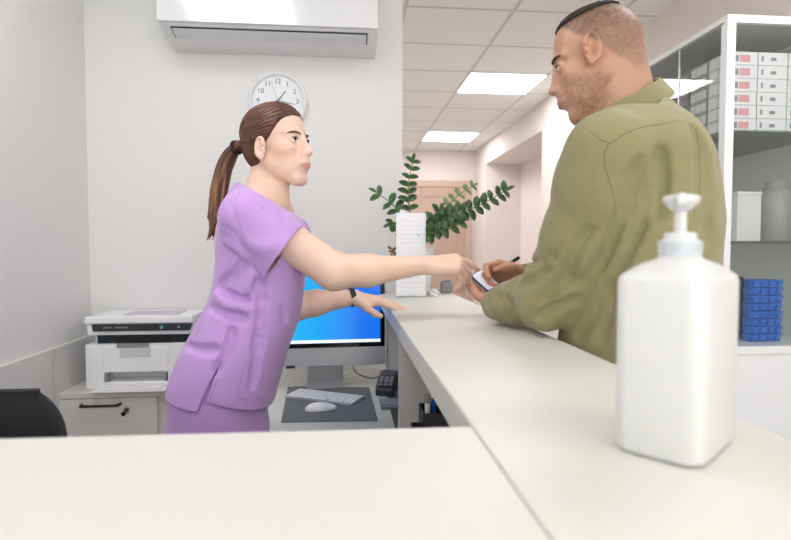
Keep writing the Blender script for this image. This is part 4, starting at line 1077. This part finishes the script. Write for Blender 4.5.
for pix, r, sb in (
    ([(258, 270), (240, 297), (222, 318)], .007, False),
    ([(218, 288), (230, 296), (246, 300)], .007, True), ([(216, 296), (230, 305), (250, 309)], .006, False), ([(210, 308), (225, 314), (244, 318)], .006, True),
    ([(244, 262), (234, 275), (220, 284)], .006, True), ([(252, 258), (262, 300), (254, 350)], .006, True),
    ([(228, 200), (234, 212), (236, 226)], .006, True), ([(222, 225), (234, 232), (244, 244)], .006, True), ([(224, 240), (236, 246), (246, 256)], .006, False),
    ([(262, 205), (270, 215), (286, 222)], .006, True), ([(252, 228), (268, 234), (290, 232)], .0055, True), ([(248, 240), (262, 248), (276, 246)], .0055, False),
    ([(186, 345), (200, 350), (216, 350)], .004, True), ([(262, 330), (256, 360), (252, 385)], .005, True), ([(296, 262), (288, 290), (284, 320)], .006, True), ([(232, 330), (228, 350), (216, 372)], .006, True)):
    addfold(Tn, base, pix, r, .014, sb, .002 if sb else .004)
sN = nrm(np.array(slB-slA)+np.array((.0, .0, .02)))
n0 = np.array(PY(237, 181, 1.43)); n1 = np.array(PY(299, 217, 1.43)); nd_ = nrm(n1-n0); nn = np.array([-nd_[2], 0, nd_[0]])
if nn[2] < 0: nn = -nn
hemA = np.array(PY(170, 391, 1.40)); hemB = np.array(PY(201, 412, 1.25)); hemC = np.array(PY(210, 402, 1.25)); hemD = np.array(PY(270, 411, 1.33))
slB_ = np.array(slB); slA_ = np.array(slA); slD_ = np.array(slD); sD = nrm(np.array(slD-slC)); slC_ = np.array(slC)
inS = Sdf(); inS.ops = base.ops
def shell(P, d):
    outer = d; inner = d+.0045
    for SL, o_, n_ in ((SL1, slB_, sN), (SL2, slD_, sD)):
        e = SL(P); cut = (P-o_)@n_
        outer = smin(outer, np.maximum(e, cut), .022); inner = smin(inner, np.maximum(e+.0045, cut-.0005), .022)
    d = np.maximum(outer, -inner)
    # neckline
    t = ((P-n0)@nn); t = t+.03*np.clip(np.abs(P[:, 1]-1.43)/.08, 0, 1)**2*0
    vneck = np.clip((P[:, 0]-n1[0]+.035)/.04, 0, 1)*np.clip(1-np.abs(P[:, 1]-1.43)/.035, 0, 1)*.035
    d = np.maximum(d, t+vneck*1.0)
    # hem with a side slit
    x = P[:, 0]; z = P[:, 2]
    xs_ = np.interp(z, [hemB[2], PY(222, 360, 1.28).z], [PY(204, 412, 1.28).x, PY(222, 360, 1.28).x])
    back = x < xs_
    zb_ = np.interp(x, [hemA[0], hemB[0]], [hemA[2], hemB[2]]); zf_ = np.interp(x, [hemC[0], hemD[0]], [hemC[2], hemD[2]])
    d = np.maximum(d, np.where(back, zb_-z, zf_-z))
    sl = (np.abs(x-xs_)-np.clip((PY(222, 360, 1.28).z-z)*.07, 0, .006))
    side_ = (np.abs(P[:, 1]-1.42) > .1) & (z < PY(222, 360, 1.28).z)
    d = np.where(side_, np.maximum(d, -sl), d)
    return d
Tn.post.append(shell)
tun = mesh_sdf(Tn, (hx-.22, 1.19, hz_-.04), (.02, 1.70, 1.52), .0029, 'scrub_tunic', MS['scrub'], W)
# patch pocket, seams
SS = MS['scrub_seam']
tow(tun, W)
for nm, px_ in (('pocket_seam', [(254, 335), (270, 338), (292, 342)]), ('pocket_seam', [(254, 335), (246, 362), (238, 392), (244, 399), (262, 398), (276, 394)]), ('slit_seam', [(222, 360), (217, 380), (209, 401)]), ('slit_seam', [(221, 361), (212, 385), (202, 408)]), ('hem_seam', [(211, 400), (235, 405), (272, 407)]), ('shoulder_seam', [(240, 192), (236, 205), (240, 225), (247, 245)])):
    so_ = seam(tun, px_, .0009, SS, nm)
body.matrix_parent_inverse = Matrix.Translation(-Vector(W.location))
# scrub trousers
Tr = Sdf()
Tr.stack([(r[0], r[1]-.004, r[2], r[3]*.93, r[4]*.94) for r in rowsW[-4:]]+[(hz_-.04, hx-.008, 1.42, .128, .180), (hz_-.12, hx-.012, 1.42, .12, .172)], 0, k=.02, z0=hz_-.12, z1=rowsW[-4][0]-.02)
for y in (1.328, 1.512): Tr.chain([(hx-.008, y, hz_-.10), (hx, y, .46), (hx-.03, y, .07)], [.094, .070, .062], .015)
tow(mesh_sdf(Tr, (hx-.2, 1.2, .03), (hx+.2, 1.64, rowsW[-4][0]+.02), [.006, .006, lambda z: .004 if z > .8 else .009], 'scrub_trousers', MS['scrub'], W), W)
for y in (1.34, 1.50):
    Sh = Sdf(); Sh.cone((hx-.05, y, .045), (hx+.03, y, .05), .042, .044, .02); Sh.cone((hx+.02, y, .035), (hx+.13, y, .028), .040, .034, .02, side=(0, 1, 0), q=1.15)
    Sh.post.append(lambda P, d: np.maximum(d, .002-P[:, 2]))
    tow(mesh_sdf(Sh, (hx-.12, y-.07, -.005), (hx+.19, y+.07, .12), .005, 'shoe', MS['shoe'], W), W)
# fitness band on the far wrist
d_ = nrm(np.array(wrF-PY(315, 303, 1.625))); wc = Vector(wrF)-Vector(d_)*.006; rot = Vector(d_).to_track_quat('Z', 'Y').to_matrix()
R_ = [[wc+rot @ Vector(((.0262+dr)*math.cos(a), (.0262+dr)*math.sin(a), zz_)) for a in [2*math.pi*j/32 for j in range(32)]] for dr, zz_ in ((0, -.008), (.003, -.008), (.0035, 0), (.003, .008), (0, .008), (0, -.008))]
bd = tow(obj('wrist_band', loft(BM(), R_, cap=False), M['black'], W, smooth=40), W)
for o in W.children:
    if o.name.split('.')[0] in ('eye', 'eyelashes', 'eyebrow'): tow(o, W)
# ---------------------------------------------------------------- the man
MN = thing('person', 'man in an olive shirt with cropped dark hair leaning on the counter, writing', 'person', (.62, 1.05, 0))
S = Sdf()
yaw = math.radians(180-26); pit = math.radians(-14)
fx = np.array([math.cos(yaw)*math.cos(pit), math.sin(yaw)*math.cos(pit), math.sin(pit)])
lat = np.array([-math.sin(yaw), math.cos(yaw), 0]); up_ = np.cross(fx, lat)
mf = Frame(PY(599, 59, 1.10), fx, up_, 1.0)
EARX = .014; EARS = .93; EARZ = .001; EART = -.12; EYEH = .0048
head(S, mf, True)
nbm = PY(628, 108, 1.09)
S.cone(mf(-.034, 0, -.035), nbm, .052, .058, .02, side=mf.y, q=.95)
S.cone(mf(-.005, 0, -.085), nbm+Vector((-.03, .01, -.01)), .042, .055, .02)
shL = PY(606, 152, .955); shR = PY(660, 138, 1.24)
phi = math.radians(150)
rowsM = []
for v, c_, a, b, Y in ((112, 645, .060, .10, 1.08), (128, 646, .090, .155, 1.08), (150, 650, .110, .19, 1.07), (180, 654, .118, .197, 1.07), (220, 655, .122, .192, 1.06), (260, 650, .128, .180, 1.06), (310, 641, .155, .180, 1.10), (360, 635, .168, .180, 1.13), (420, 635, .165, .180, 1.13)):
    p = PY(c_, v, Y); rowsM.append((p.z, p.x, p.y, a, b))
S.stack(rowsM, phi, k=.02, off=-.045)
S.cone(nbm+Vector((0, 0, -.03)), shL, .05, .05, .03); S.cone(nbm+Vector((0, 0, -.03)), shR, .05, .05, .03)
elL = PY(545, 300, 1.10); wrL = PY(497, 302.5, 1.33)
S.cone(shL, elL, .042, .030, .02); S.cone(elL, wrL, .030, .026, .02)
elR = PY(598, 285, 1.42); wrR = PY(521, 275, 1.455)
S.cone(shR, elR, .050, .042, .02); S.cone(elR, wrR, .040, .026, .02)
# right hand holds the pen, left hand holds the phone
pen0 = PY(484.5, 279, 1.452); pen1 = PY(519, 257.5, 1.475)
hr = Frame(wrR, (-1, -.05, .22), (.0, .72, .66), .97)     # back of the hand towards the viewer and up
tR, thR = limb_hand(S, hr, 1, [(35, 50, 25), (52, 62, 36), (64, 74, 44), (70, 78, 46)], (4, 1, -2, -4), [(.020, .026, -.010), (.048, .040, -.020), (.074, .038, -.030), (.094, .028, -.036)])
hl = Frame(wrL, (-.04, .97, .13), (.25, -.15, -.95), .90)
tL, thL = limb_hand(S, hl, -1, [(12, 16, 10), (12, 18, 12), (14, 22, 14), (20, 26, 16)], (8, 2, -3, -8), [(.020, .024, -.010), (.046, .040, -.022), (.070, .040, -.034), (.088, .034, -.040)])
for y_, x_ in ((.93, .51), (1.15, .56)):
    S.chain([(x_+.03, y_, .95), (x_+.05, y_, .50), (x_+.08, y_, .09)], [.07, .055, .04], .03); S.cone((x_+.10, y_, .05), (x_-.06, y_+.04, .03), .035, .028, .02)
tan = np.array(srgb('#c3957b')); dk = np.array(srgb('#3a2b24')); lipm = np.array(srgb('#b07468')); redd = np.array(srgb('#cc8468'))
def colM(P):
    q = mf.inv(P); col = np.tile(tan, (len(P), 1)); hd = (np.abs(q).max(1) < .17)
    def mixm(m, c_): m = np.clip(m, 0, 1)[:, None]; col[:] = col*(1-m)+c_*m
    gr = noise3(P, 420, 4)*.55+noise3(P, 180, 8)*.45
    x, y, z = q[:, 0], q[:, 1], q[:, 2]
    xl = np.interp(z, [-.07, -.04, -.02, .02, .045, .07, .10], [-.05, -.045, -.022, .014, .040, .058, .075])
    fade = np.clip((xl-x)/.012, 0, 1)*np.clip((z+.075)/.035, 0, 1)
    mixm(hd*fade*(.52+.55*(gr-.3))*np.clip(.75+5*z, .35, 1.25), dk)
    beard = np.clip(1-np.abs(x-.035)/.055, 0, 1)*np.clip((-.030-z+.35*(.03-x)*0)/.02, 0, 1)*np.clip((z+.125)/.02, 0, 1)
    mixm(hd*np.clip(beard*1.6, 0, 1)*np.clip(gr-.12, 0, 1)*.75, dk)
    mous = np.clip(1-np.abs(z+.053)/.007, 0, 1)*(x > .075)*(np.abs(y) < .03); mixm(hd*mous*gr*.7, dk)
    dl = np.sqrt((y/.0235)**2+((z+.0682)/.0078)**2); mixm(hd*(x > .08)*np.clip((1.15-dl)*4, 0, 1)*.7, lipm)
    e = np.linalg.norm((q-np.array([EARX, .078, -.014]))*np.array([1, .6, .8]), axis=1); mixm(hd*np.clip(1.3-e/.025, 0, 1)*.3, redd)
    hh = (z < -.18); m = (P[:, 0] < .47) & hh; mixm(m*.25, redd)
    col[:, 3] = 1; return col
finz = lambda z: .0024 if 1.12 < z < 1.28 else (.0022 if z > 1.56 else (.005 if z > .9 else .009))
bodyM = mesh_sdf(S, (.20, .80, -.01), (.90, 1.62, 1.82), [lambda x: .0023 if x < .42 else .0026, lambda y: .0028 , finz], 'body', MS['skin_m'], MN, colM)
tow(bodyM, MN)
GAZE = (0, -.35)
face_extras(mf, MN, '#3b2a20', MS['brow'], True)
for o in MN.children:
    if o.name.split('.')[0] in ('eye', 'eyelashes', 'eyebrow'): tow(o, MN)
# short hair on the crown
Hm = Sdf(); A = mf.A
Hm.ell(mf(-.010, 0, .028), [.0870, .0745, .0835], .01, A); Hm.ell(mf(.028, 0, .036), [.060, .060, .0685], .02, A)
def topcut(P, d):
    q = mf.inv(P); x, y, z = q[:, 0], np.abs(q[:, 1]), q[:, 2]
    lim = np.interp(x, [-.10, -.06, 0, .05, .08, .1], [.092, .089, .085, .081, .080, .080])
    d = d+.0012*(noise3(P, 300, 2)-.5)*2
    d = -smin(-d, -(lim-z)*.8, .008); return -smin(-d, -(x-.079), .006)
Hm.post.append(topcut)
tow(mesh_sdf(Hm, tuple(np.array(mf.o)-.14), tuple(np.array(mf.o)+.14), .0022, 'hair', MS['stubble'], MN), MN)
# ---- shirt
T2 = Sdf()
T2.stack(rowsM, phi, k=.02, n=2.3, kz=.03, z1=rowsM[0][0]+.015)
T2.cone(nbm+Vector((.0, 0, -.035)), shL+Vector((.005, .01, .0)), .062, .068, .04); T2.cone(nbm+Vector((.0, 0, -.035)), shR, .062, .066, .04)
T2.cone(nbm+Vector((.005, 0, -.04)), nbm+Vector((-.012, .004, .014)), .078, .068, .015)
up2 = PY(577, 230, 1.03)
ARM = Sdf()
ARM.chain([shL, PY(597, 185, .985), PY(581, 235, 1.03), PY(559, 280, 1.085), PY(545, 301, 1.115)], [.072, .075, .070, .064, .060], .03)
ARM.chain([PY(545, 301, 1.115), PY(528, 301, 1.19), PY(510, 303, 1.26), PY(497, 304, 1.325)], [.060, .056, .049, .040], .02)
AR2 = Sdf(); AR2.chain([shR, elR, PY(545, 281, 1.44), PY(515, 279, 1.455)], [.070, .062, .052, .040], .03)
base2 = Sdf(); base2.ops = T2.ops+ARM.ops+AR2.ops
FS = .5
F2 = Sdf(); F2.ops = []
folds = []
def fold2(pix, r, sub=True, k=.014):
    P = [base2.hit(u, v, .5) for u, v in pix]; P = [p+Vector((0, .002 if sub else .004, 0)) for p in P if p is not None]
    if len(P) > 1:
        P = spline(P, 3); n = len(P); r = r*.2; k = .024; folds.append((P, [r*math.sin(math.pi*(.10+.8*i/(n-1))) for i in range(n)], k, sub))
for a_ in (([(632, 172), (626, 200), (612, 240), (598, 270)], .004), ([(650, 190), (640, 225), (622, 262), (604, 292)], .004), ([(640, 160), (636, 185), (628, 215)], .003),
    ([(545, 300), (556, 288), (572, 280)], .004), ([(540, 318), (556, 308), (576, 300)], .004), ([(524, 268), (536, 262), (552, 258)], .003), ([(520, 285), (534, 280), (548, 270)], .003),
    ([(508, 300), (516, 312), (520, 326)], .003), ([(498, 296), (508, 304), (512, 318)], .003), ([(590, 230), (576, 252), (566, 276)], .003), ([(560, 140), (556, 160), (548, 190)], .003),
    ([(600, 300), (592, 320), (578, 336)], .004), ([(612, 285), (610, 310), (600, 340)], .004), ([(660, 150), (662, 180), (658, 215)], .003), ([(704, 150), (709, 190), (708, 240)], .004)): fold2(*a_)
# centre pleat
fold2([(696, 128), (699, 150), (700, 185), (699, 225)], .004, True, .008)
inn2 = nrm(np.array(nbm)-np.array(nbm+Vector((.02, -.005, -.06))))
cl0 = np.array(nbm); cln = nrm(np.array(mf(-.03, 0, -.09))-np.array(nbm)+np.array((-.02, 0, .05)))
FO = Sdf()
for P_, r_s, k_, sb_ in folds: FO.chain(P_, r_s, k_, sub=sb_)
cu_n = nrm(np.array(PY(495, 303, 1.335)-PY(512, 303, 1.25))); cu_o = np.array(PY(494.5, 303, 1.335))
c2n = nrm((-1, .02, .1)); c2o = np.array(PY(519, 279, 1.455))
def sh2(P, d):
    o_ = d; i_ = d+.005
    for SL, a, n_ in ((ARM, cu_o, cu_n), (AR2, c2o, c2n)):
        e = SL(P); ct = np.where(np.linalg.norm(P-a, axis=1) < .12, (P-a)@n_, -1.)
        o_ = smin(o_, np.maximum(e, ct), .02); i_ = smin(i_, np.maximum(e+.005, ct-.0005), .02)
    # cloth folds
    for f, c, R_, k, sub in FO.ops:
        w = P-c; m = np.nonzero((w*w).sum(1) < (R_+.04)**2)[0]
        if len(m):
            v = f(P[m]); o_[m] = -smin(-o_[m], v, k) if sub else smin(o_[m], v, k)
    o_ = o_+(noise3(P, 26, 11)-.5)*.003+(noise3(P, 60, 12)-.5)*.0012
    rec = 1e3
    for a, n_ in ((cu_o, cu_n), (c2o, c2n), (cl0, cln)): rec = np.minimum(rec, np.where(np.linalg.norm(P-a, axis=1) < .12, np.maximum(i_, -((P-a)@n_)-.014), 1e3))
    d = np.maximum(o_, -rec)
    d = np.maximum(d, np.where(np.linalg.norm(P-cl0, axis=1) < .13, (P-cl0)@cln-.002, -1.))
    hz = ZTAIL; return np.maximum(d, hz-P[:, 2])
ZTAIL = PY(650, 405, 1.04).z
T2.post.append(sh2)
shirt = mesh_sdf(T2, (.22, .74, ZTAIL-.02), (.96, 1.56, 1.64), .0033, 'shirt', MS['olive'], MN)
tow(shirt, MN)
# collar: a folded band round the neck
cdir = Vector(cln); rot = cdir.to_track_quat('Z', 'Y').to_matrix()
def cring(R0, h, n=48, droop=0):
    out = []
    for j in range(n):
        a = 2*math.pi*j/n; p = Vector((R0*math.cos(a), R0*math.sin(a), 0)); w = rot @ p; fr = w.normalized().dot(Vector((fx[0], fx[1], 0)))
        out.append(Vector(cl0)+w+cdir*(h-droop*(.5+.5*fr)))
    return out
bm = loft(BM(), [cring(.074, -.012), cring(.067, .020), cring(.066, .032, droop=.008), cring(.071, .035, droop=.010), cring(.077, .027, droop=.012), cring(.090, -.004, droop=.016), cring(.088, -.005, droop=.016), cring(.075, .025, droop=.012), cring(.070, .031, droop=.010), cring(.0685, .028, droop=.008), cring(.0695, .018), cring(.076, -.012)], cap=False)
tow(obj('collar', bm, MS['olive'], MN, smooth=50), MN)
OS = MS['olive_seam']
for nm, px_ in (('yoke_seam', [(573, 122), (590, 132), (609, 143), (625, 134), (650, 126), (690, 124)]), ('shoulder_seam', [(609, 143), (604, 160), (612, 190), (614, 215)]), ('pleat_seam', [(696, 128), (699, 160), (700, 200)]), ('cuff_seam', [(499, 296), (505, 306), (506, 320)])):
    seam(shirt, px_, .0009, OS, nm)
b_ = bvh(shirt); p = b_.ray_cast(Vector((0, 0, CZ)), _ray(503, 326).normalized())
if p[0] is not None:
    bm = lathe(BM(), [(.0052, 0), (.0055, .0012), (.0045, .002), (.002, .0014)], p[0], 16, rot=p[1].to_track_quat('Z', 'Y').to_matrix()); obj('cuff_button', bm, MS['olive_seam'], shirt, smooth=True)
# trousers and shoes
Tr = Sdf(); r3 = rowsM[-3:]
Tr.stack([(r[0], r[1], r[2], r[3]*.93, r[4]*.93) for r in r3]+[(rowsM[-1][0]-.08, rowsM[-1][1]+.02, 1.08, .12, .16)], phi, k=.02)
for y_, x_ in ((.93, .51), (1.15, .56)): Tr.chain([(x_+.03, y_, .93), (x_+.05, y_, .50), (x_+.08, y_, .08)], [.095, .075, .062], .03)
tow(mesh_sdf(Tr, (.40, .70, .03), (.92, 1.36, rowsM[-3][0]+.02), [.007, .007, .009], 'trousers', MS['trouser_m'], MN), MN)
for y_, x_ in ((.93, .51), (1.15, .56)):
    Sh = Sdf(); Sh.cone((x_+.12, y_-.01, .045), (x_+.05, y_+.01, .05), .044, .044, .02); Sh.cone((x_+.05, y_+.01, .038), (x_-.07, y_+.045, .03), .042, .034, .02)
    Sh.post.append(lambda P, d: np.maximum(d, .002-P[:, 2]))
    tow(mesh_sdf(Sh, (x_-.13, y_-.09, -.005), (x_+.19, y_+.12, .12), .006, 'shoe', MS['shoe_d'], MN), MN)
# ---- pen and phone
d = (pen1-pen0); Lp = d.length; dn = d.normalized(); rq = dn.to_track_quat('Z', 'Y').to_matrix()
pn = thing('pen', 'black pen in the man\'s right hand', 'pen', tuple(pen0))
obj('barrel', lathe(BM(), [(.0012, .004), (.0038, .018), (.0048, .03), (.0050, Lp-.004), (.0042, Lp), (0, Lp+.001)], (0, 0, 0), 18, rot=rq), M['black'], pn, smooth=40)
obj('pen_tip', lathe(BM(), [(0, 0), (.0012, .0045), (.0012, .006)], (0, 0, 0), 12, rot=rq), M['steel'], pn, smooth=True)
q = [PY(473, 278, 1.44), PY(490.5, 294, 1.375), PY(498, 284, 1.40), PY(480, 268.5, 1.455)]
cq = sum(q, Vector())/4; ex = ((q[1]-q[0])+(q[2]-q[3])).normalized(); ey = ((q[3]-q[0])+(q[2]-q[1])).normalized(); ez = ex.cross(ey).normalized(); ey = ez.cross(ex)
lx = ((q[1]-q[0]).length+(q[2]-q[3]).length)/2; ly = ((q[3]-q[0]).length+(q[2]-q[1]).length)/2
phn = thing('smartphone', 'smartphone with a dark blue edge held in the man\'s left hand under the pen', 'phone', tuple(cq))
Rm = Matrix((ex, ey, ez)).transposed()
bm = prism(BM(), rrect(lx, ly, .008), lambda x, y: Rm @ Vector((x, y, -.004)), lambda x, y: Rm @ Vector((x, y, .004)))
obj('phone_case', bm, mat('phone_blue', '#22406e', .35), phn, bevel=.0015)
sgn = 1 if ez.z > 0 else -1
bm = prism(BM(), rrect(lx-.006, ly-.006, .006), lambda x, y: Rm @ Vector((x, y, .0041*sgn)), lambda x, y: Rm @ Vector((x, y, .0046*sgn)))
obj('screen', bm, mat('phone_screen', '#dfe6f0', .15, emis='#dfe8f4', estr=.08), phn)
print('PHONE', lx, ly, ez, 'PEN', Lp)
EXPO = 0.0
# ================================================================ CAMERA
cam = bpy.data.cameras.new('camera'); co = bpy.data.objects.new('camera', cam); C.objects.link(co)
cam.sensor_fit = 'HORIZONTAL'; cam.sensor_width = 36; cam.lens = F/791*36; cam.clip_start = .02
co.location = (0, 0, CZ); co.rotation_euler = (math.pi/2-PH, 0, -TH)
cam.dof.use_dof = True; cam.dof.focus_distance = 1.45; cam.dof.aperture_fstop = 4.0
S = bpy.context.scene; S.camera = co
S.view_settings.view_transform = 'Standard'; S.view_settings.look = 'None'; S.view_settings.gamma = 1; S.view_settings.exposure = EXPO; S.view_settings.use_curve_mapping = False
